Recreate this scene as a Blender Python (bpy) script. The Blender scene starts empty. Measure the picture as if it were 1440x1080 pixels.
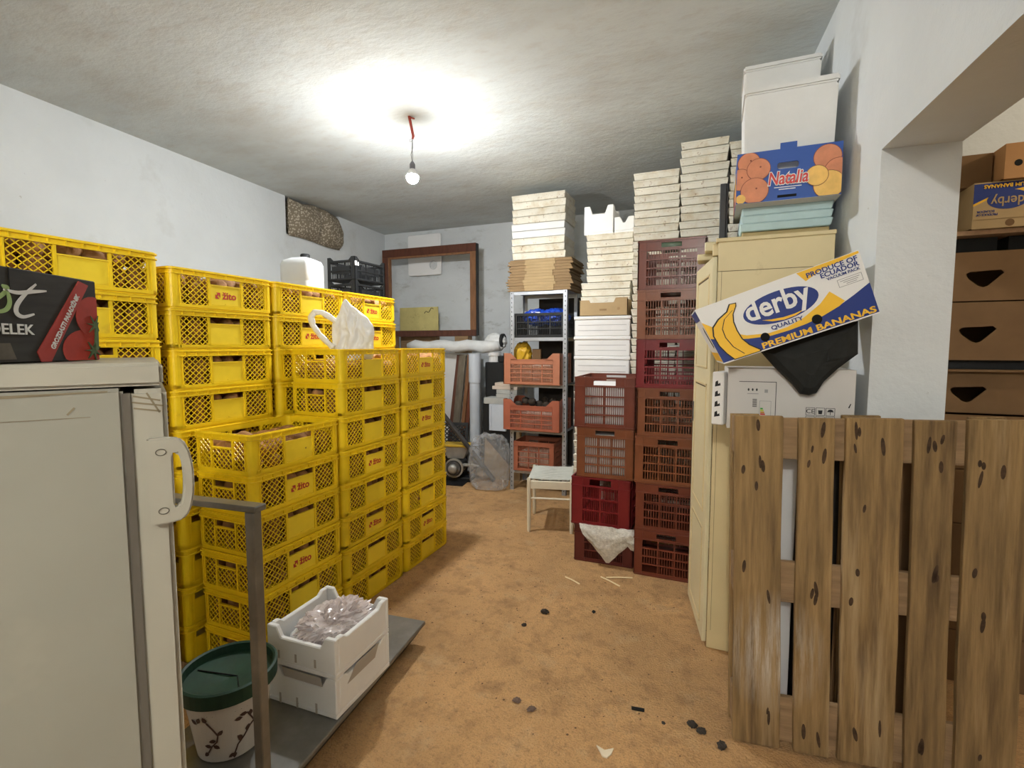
import bpy, bmesh, math, random
from mathutils import Vector, Matrix, Euler, noise
random.seed(7)
S = bpy.context.scene
COL = S.collection
R = math.radians
PI = math.pi

# ------------------------------------------------------------------ camera
YAW, PIT, CAMH, FPX = R(22.4), math.atan(53 / 692.0), 1.62, 692.0
cam_d = bpy.data.cameras.new('camera'); cam = bpy.data.objects.new('camera', cam_d); COL.objects.link(cam)
fw = Vector((-math.sin(YAW) * math.cos(PIT), math.cos(YAW) * math.cos(PIT), -math.sin(PIT)))
rt = Vector((math.cos(YAW), math.sin(YAW), 0)); up = rt.cross(fw)
cam.matrix_world = Matrix((( rt.x, up.x, -fw.x, 0), (rt.y, up.y, -fw.y, 0), (rt.z, up.z, -fw.z, CAMH), (0, 0, 0, 1)))
cam_d.sensor_width = 36; cam_d.lens = FPX / 1440 * 36; cam_d.clip_start = 0.02
S.camera = cam
# ------------------------------------------------------------------ world, lamps, exposure
w = bpy.data.worlds.new('world'); S.world = w; w.use_nodes = True
w.node_tree.nodes['Background'].inputs[0].default_value = (0.02, 0.02, 0.02, 1)
S.view_settings.view_transform = 'Standard'; S.view_settings.look = 'None'
S.view_settings.gamma = 1; S.view_settings.use_curve_mapping = False
S.view_settings.exposure = 0.0
BULB = Vector((-2.165, 3.27, 2.90))
BULB_L = 2100.0            # radiance of the bare bulb hanging in view
def point_lamp(name, loc, power, col, rad):
    l = bpy.data.lights.new(name, 'POINT'); l.energy = power; l.color = col; l.shadow_soft_size = rad
    o = bpy.data.objects.new(name, l); o.location = loc; COL.objects.link(o); return o
point_lamp('ceiling_lamp_near_entrance', (0.0, -2.15, 3.06), 175, (1.0, 0.955, 0.885), 0.05)
point_lamp('storeroom_lamp', (2.35, 2.22, 3.0), 42, (1.0, 0.83, 0.62), 0.05)

# ------------------------------------------------------------------ materials
MATS = {}
def mat(name, col, rough=0.6, var=0.0, vscale=6.0, bump=0.0, bscale=30.0, metal=0.0, rnd=0.0, stains=(), emit=None, spec=0.4, stretch=None, detail=4.0, trans=None, spot=None):
    if name in MATS: return MATS[name]
    m = bpy.data.materials.new(name); m.use_nodes = True; nt = m.node_tree; N = nt.nodes; L = nt.links
    b = N['Principled BSDF']; b.inputs['Roughness'].default_value = rough; b.inputs['Metallic'].default_value = metal
    b.inputs['Specular IOR Level'].default_value = spec
    c = (*col, 1.0)
    b.inputs['Base Color'].default_value = c
    tc = N.new('ShaderNodeTexCoord'); oi = N.new('ShaderNodeObjectInfo')
    vm = N.new('ShaderNodeVectorMath'); vm.operation = 'ADD'
    sc = N.new('ShaderNodeMath'); sc.operation = 'MULTIPLY'; sc.inputs[1].default_value = 13.7
    L.new(oi.outputs['Random'], sc.inputs[0]); L.new(tc.outputs['Object'], vm.inputs[0]); L.new(sc.outputs[0], vm.inputs[1])
    vec = vm.outputs[0]
    if stretch:
        mp = N.new('ShaderNodeMapping'); mp.inputs['Scale'].default_value = stretch; L.new(vec, mp.inputs[0]); vec = mp.outputs[0]
    def nz(scale, det=detail, rg=0.6):
        n = N.new('ShaderNodeTexNoise'); n.inputs['Scale'].default_value = scale; n.inputs['Detail'].default_value = det
        n.inputs['Roughness'].default_value = rg; L.new(vec, n.inputs['Vector']); return n
    cur = None
    def mix(fac, a, bcol, mode='MIX'):
        x = N.new('ShaderNodeMix'); x.data_type = 'RGBA'; x.blend_type = mode
        if isinstance(fac, float): x.inputs[0].default_value = fac
        else: L.new(fac, x.inputs[0])
        for i, v in ((6, a), (7, bcol)):
            if isinstance(v, tuple): x.inputs[i].default_value = v
            else: L.new(v, x.inputs[i])
        return x.outputs[2]
    cur = c
    if var:
        n = nz(vscale); mr = N.new('ShaderNodeMapRange'); mr.inputs[1].default_value = 0.3; mr.inputs[2].default_value = 0.7
        L.new(n.outputs['Fac'], mr.inputs[0])
        lo = tuple(max(0, x * (1 - var)) for x in col) + (1,); hi = tuple(min(1, x * (1 + var)) for x in col) + (1,)
        cur = mix(mr.outputs[0], lo, hi)
    for (scol, ssc, lo, hi, amt) in stains:
        n = nz(ssc, 5.0, 0.65); mr = N.new('ShaderNodeMapRange'); mr.inputs[1].default_value = lo; mr.inputs[2].default_value = hi
        mr.inputs[3].default_value = 0; mr.inputs[4].default_value = amt; L.new(n.outputs['Fac'], mr.inputs[0])
        cur = mix(mr.outputs[0], cur, (*scol, 1.0))
    if spot:                                               # one pale area blended in at a fixed place
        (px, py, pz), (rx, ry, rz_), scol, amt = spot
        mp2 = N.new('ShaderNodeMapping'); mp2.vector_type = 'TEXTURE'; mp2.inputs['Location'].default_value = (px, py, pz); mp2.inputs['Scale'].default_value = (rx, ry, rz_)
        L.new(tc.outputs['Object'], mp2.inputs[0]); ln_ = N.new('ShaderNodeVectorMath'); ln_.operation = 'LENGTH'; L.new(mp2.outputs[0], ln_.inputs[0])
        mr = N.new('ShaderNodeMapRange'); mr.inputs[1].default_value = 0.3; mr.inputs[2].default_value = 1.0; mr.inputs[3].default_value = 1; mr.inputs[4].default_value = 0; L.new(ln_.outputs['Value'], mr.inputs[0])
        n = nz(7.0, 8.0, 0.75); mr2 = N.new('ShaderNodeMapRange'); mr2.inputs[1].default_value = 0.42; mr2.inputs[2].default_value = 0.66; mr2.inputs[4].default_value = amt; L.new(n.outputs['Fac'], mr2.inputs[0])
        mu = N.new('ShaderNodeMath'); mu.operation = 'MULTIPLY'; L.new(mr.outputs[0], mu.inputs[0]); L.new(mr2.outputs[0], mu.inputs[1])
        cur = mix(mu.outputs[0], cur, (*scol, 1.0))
    if rnd:
        h = N.new('ShaderNodeHueSaturation'); mr = N.new('ShaderNodeMapRange')
        mr.inputs[3].default_value = 1 - rnd; mr.inputs[4].default_value = 1 + rnd
        L.new(oi.outputs['Random'], mr.inputs[0]); L.new(mr.outputs[0], h.inputs['Value'])
        if isinstance(cur, tuple): h.inputs['Color'].default_value = cur
        else: L.new(cur, h.inputs['Color'])
        cur = h.outputs[0]
    if not isinstance(cur, tuple): L.new(cur, b.inputs['Base Color'])
    if bump:
        n = nz(bscale, 6.0); bp = N.new('ShaderNodeBump'); bp.inputs['Strength'].default_value = bump; bp.inputs['Distance'].default_value = 0.02
        L.new(n.outputs['Fac'], bp.inputs['Height']); L.new(bp.outputs[0], b.inputs['Normal'])
    if emit:
        b.inputs['Emission Color'].default_value = (*emit[0], 1); b.inputs['Emission Strength'].default_value = emit[1]
    if trans:
        t = N.new('ShaderNodeBsdfTransparent'); mx = N.new('ShaderNodeMixShader'); mx.inputs[0].default_value = trans
        out = N['Material Output']; L.new(b.outputs[0], mx.inputs[1]); L.new(t.outputs[0], mx.inputs[2]); L.new(mx.outputs[0], out.inputs[0])
    MATS[name] = m
    return m

M_WALL = mat('white_plaster', (0.665, 0.695, 0.705), 0.9, 0.06, 1.2, 0.35, 9.0, stains=(((0.45, 0.45, 0.42), 1.7, 0.60, 0.78, 0.55), ((0.36, 0.35, 0.31), 26.0, 0.69, 0.76, 0.6)))
M_CEIL = mat('ceiling_plaster', (0.615, 0.655, 0.65), 0.95, 0.10, 0.9, 0.35, 14.0, stains=(((0.50, 0.49, 0.45), 1.6, 0.48, 0.76, 0.65), ((0.52, 0.50, 0.46), 7.0, 0.52, 0.74, 0.5), ((0.28, 0.27, 0.24), 34.0, 0.69, 0.76, 0.5)), stretch=(1.0, 1.9, 1.0), detail=8.0)
M_FLOOR = mat('earthy_concrete', (0.625, 0.362, 0.155), 0.95, 0.20, 1.4, 1.0, 90.0, stains=(((0.31, 0.170, 0.072), 9.0, 0.49, 0.72, 0.7), ((0.70, 0.50, 0.28), 5.0, 0.54, 0.76, 0.5), ((0.22, 0.125, 0.058), 38.0, 0.55, 0.72, 0.5), ((0.26, 0.15, 0.07), 130.0, 0.52, 0.66, 0.5), ((0.76, 0.56, 0.34), 120.0, 0.58, 0.70, 0.4)), detail=9.0)
M_YEL = mat('yellow_plastic', (0.91, 0.64, 0.014), 0.38, 0.07, 9.0, rnd=0.05, stains=(((0.45, 0.24, 0.03), 14.0, 0.63, 0.80, 0.35),))
M_YELP = mat('yellow_panel_plastic', (0.95, 0.70, 0.035), 0.42, 0.06, 7.0, rnd=0.05, stains=(((0.50, 0.28, 0.05), 9.0, 0.62, 0.8, 0.35),))
M_RED = mat('red_print', (0.50, 0.035, 0.03), 0.6)
M_POT = mat('potato_skin', (0.37, 0.185, 0.068), 0.8, 0.28, 22.0, 0.2, 60.0, rnd=0.22)
M_CR = [mat('brown_red_plastic', (0.165, 0.040, 0.022), 0.30, 0.12, 9.0, rnd=0.06), mat('orange_brown_plastic', (0.215, 0.070, 0.028), 0.30, 0.12, 9.0, rnd=0.06),
        mat('crimson_plastic', (0.195, 0.014, 0.017), 0.30, 0.10, 9.0, rnd=0.05), mat('dark_maroon_plastic', (0.105, 0.021, 0.017), 0.30, 0.12, 9.0)]
M_TER = [mat('terracotta_plastic', (0.43, 0.165, 0.090), 0.5, 0.10, 8.0), mat('red_terracotta_plastic', (0.36, 0.105, 0.058), 0.5, 0.10, 8.0), mat('brown_terracotta_plastic', (0.33, 0.105, 0.055), 0.5, 0.10, 8.0)]
M_FOAM = mat('white_foam', (0.80, 0.80, 0.785), 0.85, 0.03, 8.0, 0.08, 160.0)
M_TRAY = mat('stained_foam', (0.76, 0.725, 0.62), 0.9, 0.07, 7.0, 0.12, 120.0, rnd=0.06, stains=(((0.55, 0.43, 0.25), 8.0, 0.48, 0.74, 0.7), ((0.26, 0.13, 0.05), 28.0, 0.60, 0.72, 0.85)))
M_CARD = mat('brown_cardboard', (0.31, 0.205, 0.105), 0.9, 0.10, 5.0, 0.05, 90.0, rnd=0.06)
M_CARDD = mat('dark_cardboard', (0.175, 0.100, 0.045), 0.9, 0.14, 4.0, rnd=0.07)
M_CARDL = mat('tan_cardboard', (0.44, 0.315, 0.165), 0.9, 0.08, 5.0)
M_ORCARD = mat('orange_cardboard', (0.44, 0.235, 0.10), 0.9, 0.1, 5.0)
M_BLK = mat('black_plastic', (0.012, 0.013, 0.014), 0.5, 0.1, 9.0)
M_BLKH = mat('hole_black', (0.006, 0.006, 0.006), 0.95)
M_FRIDGE = mat('aged_white_enamel', (0.250, 0.235, 0.190), 0.45, 0.06, 2.5, 0.02, 200.0, stains=(((0.42, 0.37, 0.28), 3.0, 0.58, 0.8, 0.35), ((0.16, 0.13, 0.09), 28.0, 0.74, 0.78, 0.6)))
M_FRIDGEL = mat('cream_plastic', (0.335, 0.31, 0.25), 0.4, 0.04, 4.0)
M_GASKET = mat('grey_gasket', (0.10, 0.085, 0.065), 0.8)
M_STEEL = mat('brushed_steel', (0.20, 0.195, 0.18), 0.34, 0.30, 5.0, metal=0.5, stains=(((0.20, 0.18, 0.15), 9.0, 0.56, 0.75, 0.5),))
M_GALV = mat('galvanized_steel', (0.42, 0.44, 0.47), 0.45, 0.10, 9.0, metal=0.55)
WKW = dict(rough=0.85, var=0.42, vscale=6.0, bump=0.35, bscale=22.0, stretch=(6.0, 6.0, 0.40), rnd=0.12, detail=7.0)
M_WOODP = mat('pallet_wood', (0.250, 0.158, 0.066), stains=(((0.075, 0.042, 0.020), 2.6, 0.54, 0.70, 0.8), ((0.38, 0.30, 0.19), 1.5, 0.56, 0.74, 0.6)), **WKW)
M_WOODW = mat('pale_spot_pallet_wood', (0.250, 0.158, 0.066), stains=(((0.075, 0.042, 0.020), 2.6, 0.56, 0.72, 0.75), ((0.43, 0.34, 0.22), 1.5, 0.58, 0.76, 0.5)), spot=((0.14, 0.0, 0.40), (0.20, 1.0, 0.26), (0.62, 0.56, 0.48), 0.85), **WKW)  # pale spot blended into the lower part of the board colour
M_WOODPH = mat('pallet_wood_cross', (0.27, 0.172, 0.088), 0.85, 0.28, 5.0, 0.25, 28.0, stretch=(0.6, 6.0, 6.0), rnd=0.10, stains=(((0.12, 0.066, 0.03), 2.4, 0.60, 0.74, 0.7),))
M_KNOT = mat('wood_knot', (0.055, 0.030, 0.015), 0.9, 0.5, 40.0)
M_PALEWOOD = mat('pale_wood', (0.50, 0.44, 0.36), 0.9, 0.2, 20.0)
M_CREAM = mat('cream_paint', (0.66, 0.54, 0.30), 0.5, 0.06, 3.0, 0.05, 20.0, stains=(((0.36, 0.25, 0.11), 7.0, 0.63, 0.80, 0.5),))
M_CREAML = mat('cream_door_paint', (0.67, 0.59, 0.37), 0.5, 0.05, 3.0, 0.05, 20.0)
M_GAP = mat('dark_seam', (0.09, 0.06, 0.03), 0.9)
M_BRWOOD = mat('brown_varnish_wood', (0.105, 0.036, 0.020), 0.4, 0.25, 6.0, stretch=(4, 4, 1))
M_BRWOODL = mat('light_brown_wood', (0.22, 0.100, 0.042), 0.5, 0.25, 6.0, stretch=(4, 4, 1))
M_BLUEP = mat('print_blue', (0.014, 0.035, 0.20), 0.55)
M_BLUEB = mat('bright_blue_print', (0.018, 0.080, 0.36), 0.5)
M_YPRINT = mat('print_yellow', (0.86, 0.50, 0.03), 0.55)
M_WPRINT = mat('print_white', (0.80, 0.79, 0.77), 0.6)
M_BLACKP = mat('print_black', (0.012, 0.012, 0.015), 0.6)
M_GREYP = mat('print_grey', (0.30, 0.30, 0.30), 0.6)
M_ORANGE = mat('print_orange', (0.66, 0.25, 0.13), 0.6, 0.15, 14.0)
M_ORANGEL = mat('print_pale_orange', (0.85, 0.52, 0.14), 0.6, 0.12, 20.0)
M_ORLINE = mat('print_dark_orange', (0.22, 0.06, 0.03), 0.6)
M_GREYBOX = mat('grey_white_carton', (0.60, 0.575, 0.545), 0.75, 0.03, 4.0)
M_PAPER = mat('label_paper', (0.70, 0.68, 0.60), 0.8)
M_LBLUE = mat('pale_blue_foam', (0.50, 0.66, 0.68), 0.8, 0.08, 8.0, stains=(((0.40, 0.33, 0.2), 8.0, 0.62, 0.8, 0.4),))
M_DKCARD = mat('charcoal_card', (0.030, 0.027, 0.023), 0.7, 0.25, 14.0, stretch=(1, 1, 6))
M_TOM = mat('tomato_red', (0.42, 0.035, 0.020), 0.5, 0.3, 12.0)
M_REDB = mat('banner_red', (0.40, 0.045, 0.035), 0.6, 0.15, 18.0)
M_GREENP = mat('stem_green', (0.10, 0.155, 0.065), 0.7, 0.25, 20.0)
M_LGREEN = mat('script_green', (0.36, 0.50, 0.20), 0.7)
M_GREENL = mat('dark_green_lid', (0.009, 0.042, 0.024), 0.55, 0.3, 9.0, stains=(((0.05, 0.08, 0.05), 22.0, 0.6, 0.75, 0.4),))
M_POTW = mat('white_pot_plastic', (0.58, 0.56, 0.53), 0.5, 0.04, 6.0)
M_VINE = mat('vine_print', (0.075, 0.040, 0.030), 0.7)
M_BAGW = mat('white_bag_film', (0.86, 0.86, 0.85), 0.35, 0.03, 8.0, spec=0.5)
M_BAGC = mat('clear_film', (0.55, 0.57, 0.58), 0.10, 0.25, 9.0, trans=0.78, spec=1.0)
M_BAGP = mat('pinkish_film', (0.80, 0.70, 0.68), 0.15, 0.14, 20.0, trans=0.42, spec=1.0)
M_BUBBLE = mat('bubble_wrap_film', (0.66, 0.63, 0.56), 0.35, 0.2, 60.0, 0.5, 90.0, trans=0.10, spec=0.8)
M_JERRY = mat('translucent_white_plastic', (0.66, 0.68, 0.68), 0.28, 0.03, 6.0)
M_STOOL = mat('ivory_paint', (0.70, 0.63, 0.48), 0.45, 0.05, 7.0)
M_WEAVE = mat('pale_cord', (0.46, 0.47, 0.42), 0.6, 0.08, 20.0)
M_PVC = mat('grey_white_pvc', (0.56, 0.60, 0.65), 0.4, 0.06, 5.0)
M_ROLL = mat('wrapped_white_roll', (0.72, 0.73, 0.72), 0.35, 0.08, 9.0, 0.3, 18.0)
M_SLAB = mat('grey_slab', (0.42, 0.42, 0.39), 0.9, 0.12, 8.0)
M_PINK = mat('beige_slab', (0.62, 0.52, 0.43), 0.9, 0.1, 8.0)
M_OLIVE = mat('yellowish_board', (0.58, 0.50, 0.20), 0.85, 0.10, 6.0, stains=(((0.30, 0.23, 0.07), 14.0, 0.60, 0.72, 0.6),))
M_BLUEBAG = mat('blue_bag_film', (0.016, 0.075, 0.52), 0.35, 0.2, 14.0)
M_CONT = mat('pale_contents', (0.62, 0.58, 0.50), 0.8, 0.2, 18.0)
M_CONTG = mat('green_jar_glass', (0.16, 0.24, 0.17), 0.3, 0.2, 9.0)
M_STONE = mat('dark_lumps', (0.040, 0.030, 0.022), 0.9, 0.3, 14.0)
M_YTOOL = mat('yellow_tool_paint', (0.62, 0.40, 0.04), 0.5, 0.1, 8.0)
M_METALD = mat('dark_metal', (0.10, 0.10, 0.10), 0.45, 0.2, 8.0, metal=0.6)
M_METALL = mat('pale_machine_metal', (0.42, 0.41, 0.37), 0.45, 0.2, 8.0, metal=0.4)
M_REDW = mat('red_conduit', (0.35, 0.045, 0.025), 0.5)
M_WIRE = mat('grey_wire', (0.16, 0.16, 0.16), 0.5)
M_SOCK = mat('grey_socket', (0.14, 0.14, 0.16), 0.5)
M_BULB = mat('bulb_glow', (1, 1, 1), 0.4, emit=((0.97, 0.985, 1.0), BULB_L))
M_STRAW = mat('straw', (0.86, 0.70, 0.42), 0.8)
M_TCUSH = None

# ------------------------------------------------------------------ mesh helpers
class MB:
    def __init__(s): s.v = []; s.f = []
    def add(s, vs, fs):
        o = len(s.v); s.v += [tuple(v) for v in vs]; s.f += [tuple(i + o for i in f) for f in fs]; return s
    def box(s, x0, x1, y0, y1, z0, z1):
        vs = [(x, y, z) for z in (z0, z1) for y in (y0, y1) for x in (x0, x1)]
        return s.add(vs, [(0, 2, 3, 1), (4, 5, 7, 6), (0, 1, 5, 4), (2, 6, 7, 3), (0, 4, 6, 2), (1, 3, 7, 5)])
    def taper(s, x0, x1, y0, y1, z0, z1, k):   # bottom inset by k
        vs = [(x0 + k, y0 + k, z0), (x1 - k, y0 + k, z0), (x0 + k, y1 - k, z0), (x1 - k, y1 - k, z0), (x0, y0, z1), (x1, y0, z1), (x0, y1, z1), (x1, y1, z1)]
        return s.add(vs, [(0, 2, 3, 1), (4, 5, 7, 6), (0, 1, 5, 4), (2, 6, 7, 3), (0, 4, 6, 2), (1, 3, 7, 5)])
    def bar(s, p0, p1, wd, th, nrm):
        p0, p1, n = Vector(p0), Vector(p1), Vector(nrm).normalized(); d = (p1 - p0).normalized(); q = n.cross(d).normalized()
        vs = []
        for p in (p0, p1):
            for a, b in ((-1, -1), (1, -1), (1, 1), (-1, 1)): vs.append(p + q * a * wd / 2 + n * b * th / 2)
        return s.add(vs, [(3, 2, 1, 0), (4, 5, 6, 7), (0, 1, 5, 4), (1, 2, 6, 5), (2, 3, 7, 6), (3, 0, 4, 7)])
    def tube(s, pts, r, seg=8, caps=True):
        pts = [Vector(p) for p in pts]; n = len(pts); rs = r if isinstance(r, (list, tuple)) else [r] * n
        o = len(s.v); prev = None
        for i, p in enumerate(pts):
            d = (pts[min(i + 1, n - 1)] - pts[max(i - 1, 0)]).normalized()
            if prev is None: a = d.orthogonal().normalized()
            else: a = (prev - d * prev.dot(d)).normalized()
            prev = a; b = d.cross(a)
            for k in range(seg):
                t = 2 * PI * k / seg; s.v.append(tuple(p + (a * math.cos(t) + b * math.sin(t)) * rs[i]))
        for i in range(n - 1):
            for k in range(seg):
                k2 = (k + 1) % seg; s.f.append((o + i * seg + k, o + i * seg + k2, o + (i + 1) * seg + k2, o + (i + 1) * seg + k))
        if caps:
            s.f.append(tuple(o + k for k in reversed(range(seg)))); s.f.append(tuple(o + (n - 1) * seg + k for k in range(seg)))
        return s
    def lathe(s, prof, seg=24, c=(0, 0)):
        o = len(s.v); n = len(prof)
        for r, z in prof:
            for k in range(seg):
                t = 2 * PI * k / seg; s.v.append((c[0] + r * math.cos(t), c[1] + r * math.sin(t), z))
        for i in range(n - 1):
            for k in range(seg):
                k2 = (k + 1) % seg; s.f.append((o + i * seg + k, o + i * seg + k2, o + (i + 1) * seg + k2, o + (i + 1) * seg + k))
        s.f.append(tuple(o + k for k in reversed(range(seg)))); s.f.append(tuple(o + (n - 1) * seg + k for k in range(seg)))
        return s
    def prism(s, poly, t0, t1, fr):           # poly in 2-D, fr(a, b, t) -> xyz
        n = len(poly); A = sum(poly[i][0] * poly[(i + 1) % n][1] - poly[(i + 1) % n][0] * poly[i][1] for i in range(n))
        vs = [fr(a, b, t0) for a, b in poly] + [fr(a, b, t1) for a, b in poly]
        return s.add(vs, [tuple(range(n - 1, -1, -1)), tuple(range(n, 2 * n))] + [(i, (i + 1) % n, n + (i + 1) % n, n + i) for i in range(n)])
    def ring(s, outer, inner, t0, t1, fr):     # same number of points in both loops
        n = len(outer)
        vs = [fr(a, b, t) for t in (t0, t1) for lp in (outer, inner) for a, b in lp]
        fs = []
        for i in range(n):
            j = (i + 1) % n
            fs += [(i, n + i, n + j, j), (2 * n + i, 2 * n + j, 3 * n + j, 3 * n + i), (i, j, 2 * n + j, 2 * n + i), (n + i, 3 * n + i, 3 * n + j, n + j)]
        return s.add(vs, fs)
    def xf(s, mtx): s.v = [tuple(mtx @ Vector(v)) for v in s.v]; return s
    def mesh(s, name, m=None, bevel=0.0, smooth=False, seg=1):
        me = bpy.data.meshes.new(name); me.from_pydata(s.v, [], s.f)
        bm = bmesh.new(); bm.from_mesh(me)
        bmesh.ops.recalc_face_normals(bm, faces=bm.faces)
        if bevel:
            es = [e for e in bm.edges if len(e.link_faces) == 2 and e.calc_face_angle(0) > 0.6]
            bmesh.ops.bevel(bm, geom=es, offset=bevel, segments=seg, affect='EDGES', clamp_overlap=True)
        bm.to_mesh(me); bm.free()
        if smooth:
            for p in me.polygons: p.use_smooth = True
        if m: me.materials.append(m)
        return me
XZ = lambda a, b, t: (a, t, b)      # face seen from -Y
YZ = lambda a, b, t: (t, a, b)      # face seen from +X
XY = lambda a, b, t: (a, b, t)

def put(name, me, parent=None, loc=(0, 0, 0), rot=(0, 0, 0), scale=None):
    o = bpy.data.objects.new(name, me); COL.objects.link(o); o.location = loc; o.rotation_euler = rot
    if scale: o.scale = scale
    if parent: o.parent = parent
    return o
def part(name, mb, m, parent, bevel=0.0, smooth=False, seg=1): return put(name, mb.mesh(name, m, bevel, smooth, seg), parent)
def tag(o, label, cat, group=None, kind=None):
    if label: o['label'] = label
    if cat: o['category'] = cat
    if group: o['group'] = group
    if kind: o['kind'] = kind
    return o
def thing(name, label, cat, loc=(0, 0, 0), rz=0.0, group=None, rot=None):
    o = bpy.data.objects.new(name, None); COL.objects.link(o); o.location = loc; o.rotation_euler = rot or (0, 0, rz); o.empty_display_size = 0.05
    return tag(o, label, cat, group)
def solo(name, mb, m, label, cat, loc=(0, 0, 0), rz=0.0, group=None, bevel=0.0, smooth=False, seg=1, rot=None):
    o = put(name, mb.mesh(name, m, bevel, smooth, seg), None, loc, rot or (0, 0, rz)); return tag(o, label, cat, group)
def struct(name, mb, m, bevel=0.0):
    o = put(name, mb.mesh(name, m, bevel)); o['kind'] = 'structure'; return o
def copy_tree(o, parent=None):
    c = o.copy(); COL.objects.link(c); c.parent = parent
    for ch in [x for x in o.children]: copy_tree(ch, c)
    return c
def rrect(x0, x1, y0, y1, r, n=4):
    pts = []
    for cx, cy, a0 in ((x1 - r, y0 + r, -PI / 2), (x1 - r, y1 - r, 0), (x0 + r, y1 - r, PI / 2), (x0 + r, y0 + r, PI)):
        for k in range(n + 1):
            a = a0 + PI / 2 * k / n; pts.append((cx + r * math.cos(a), cy + r * math.sin(a)))
    return pts
def ell(cx, cy, rx, ry, n=28, a0=0, rot=0):
    c, s = math.cos(rot), math.sin(rot)
    return [(cx + rx * math.cos(t) * c - ry * math.sin(t) * s, cy + rx * math.cos(t) * s + ry * math.sin(t) * c) for t in (a0 + 2 * PI * k / n for k in range(n))]
TXT = {}
def text_mesh(body, size, m, shear=0.0, sx=1.0, bold=0.0, ext=0.0006, spacing=1.0):
    key = (body, size, m.name, shear, sx, bold, spacing)
    if key in TXT: return TXT[key]
    cu = bpy.data.curves.new('lettering', 'FONT'); cu.body = body; cu.size = size; cu.align_x = 'CENTER'; cu.align_y = 'CENTER'
    cu.shear = shear; cu.extrude = ext; cu.offset = bold; cu.resolution_u = 3; cu.space_character = spacing
    ob = bpy.data.objects.new('tmp_text', cu); COL.objects.link(ob)
    dg = bpy.context.evaluated_depsgraph_get(); me = bpy.data.meshes.new_from_object(ob.evaluated_get(dg))
    bpy.data.objects.remove(ob); me.name = 'lettering'
    for v in me.vertices: v.co.x *= sx
    me.materials.clear(); me.materials.append(m); TXT[key] = me
    return me
def text(body, size, m, parent, loc, rot, fit=None, **k):
    me = text_mesh(body, size, m, **k); o = put('lettering', me, parent, loc, rot)
    if fit:                                               # scale to a given width and height, centred
        xs = [v.co.x for v in me.vertices]; ys = [v.co.y for v in me.vertices]; x0, x1, y0, y1 = min(xs), max(xs), min(ys), max(ys)
        sx_, sy_ = fit[0] / (x1 - x0), fit[1] / (y1 - y0); o.scale = (sx_, sy_, 1)
        off = Vector((-(x0 + x1) / 2 * sx_, -(y0 + y1) / 2 * sy_, 0)); off.rotate(Euler(rot)); o.location = Vector(loc) + off
    return o
FRONT = (PI / 2, 0, 0); SIDE = (PI / 2, 0, PI / 2); LEFT = (PI / 2, 0, -PI / 2)

def blob(seed, sub=4, amp=0.18, freq=2.5, sc=(1, 1, 1), ridge=True, flat=None, f2=0.35, sq=None):
    bm = bmesh.new(); bmesh.ops.create_icosphere(bm, subdivisions=sub, radius=1.0)
    for v in bm.verts:
        p = v.co * freq + Vector((seed * 3.1, seed * 1.7, seed * 0.9))
        n = noise.noise(p); n2 = noise.noise(p * 2.3 + Vector((5, 5, 5)))
        d = (1 - abs(n) * 2) * amp + (1 - abs(n2) * 2) * amp * f2 if ridge else n * amp + n2 * amp * 0.5
        v.co *= 1 + d
        v.co.x *= sc[0]; v.co.y *= sc[1]; v.co.z *= sc[2]
        if sq: v.co = Vector([math.copysign(abs(c / k_) ** sq * k_, c) for c, k_ in zip(v.co, sc)])
        if flat is not None and v.co.z < flat: v.co.z = flat + (v.co.z - flat) * 0.1
    mb = MB(); mb.v = [tuple(v.co) for v in bm.verts]; mb.f = [tuple(x.index for x in f.verts) for f in bm.faces]; bm.free()
    return mb

# ================================================================== ROOM SHELL
ZC = 3.35
def lw(y): return -4.42 - 0.0846 * (y - 1.85)            # left wall line
def rw(y): return 0.573 - 0.07 * (y - 2.366)             # right wall line
YN, YB = -2.6, 6.47
def wall_quad(p0, p1, z0, z1, th):                        # thick upright wall, th to the right of p0->p1
    d = Vector((p1[0] - p0[0], p1[1] - p0[1])).normalized(); n = Vector((d.y, -d.x)) * th
    a, b = Vector(p0), Vector(p1)
    mb = MB(); pts = [(a.x, a.y), (b.x, b.y), (b.x + n.x, b.y + n.y), (a.x + n.x, a.y + n.y)]
    return mb.prism(pts, z0, z1, XY)
struct('floor', MB().box(-5.4, 4.2, YN - 0.3, 6.9, -0.12, 0.0), M_FLOOR)
struct('ceiling', MB().box(-5.4, 4.2, YN - 0.3, 6.9, ZC, ZC + 0.15), M_CEIL)
# left wall with a niche for the stuffed cushion
def left_wall_piece(y0, y1, z0, z1): return wall_quad((lw(y0), y0), (lw(y1), y1), z0, z1, -0.3)
NY0, NY1, NZ0, NZ1 = 4.38, 5.34, 2.92, ZC
mb = MB()
for a in ((YN, NY0, 0, ZC), (NY1, 6.8, 0, ZC), (NY0, NY1, 0, NZ0)):
    q = left_wall_piece(*a); mb.add(q.v, q.f)
q = wall_quad((lw(NY0) - 0.25, NY0), (lw(NY1) - 0.25, NY1), NZ0, NZ1, -0.05); mb.add(q.v, q.f)
struct('wall_left', mb, M_WALL)
M_WALLB = mat('mouldy_white_plaster', (0.665, 0.695, 0.705), 0.9, 0.06, 1.2, 0.35, 9.0, stains=(((0.40, 0.40, 0.36), 1.5, 0.53, 0.72, 0.6), ((0.30, 0.30, 0.26), 5.0, 0.58, 0.70, 0.5), ((0.36, 0.35, 0.31), 26.0, 0.69, 0.76, 0.6)), stretch=(0.8, 1, 1.6))
struct('wall_back', wall_quad((-5.2, YB), (4.1, YB + 0.04), 0, ZC, -0.25), M_WALLB)
struct('wall_front', wall_quad((-5.2, YN), (4.1, YN), 0, ZC, 0.2), M_WALL)
TH = 0.255
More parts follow.
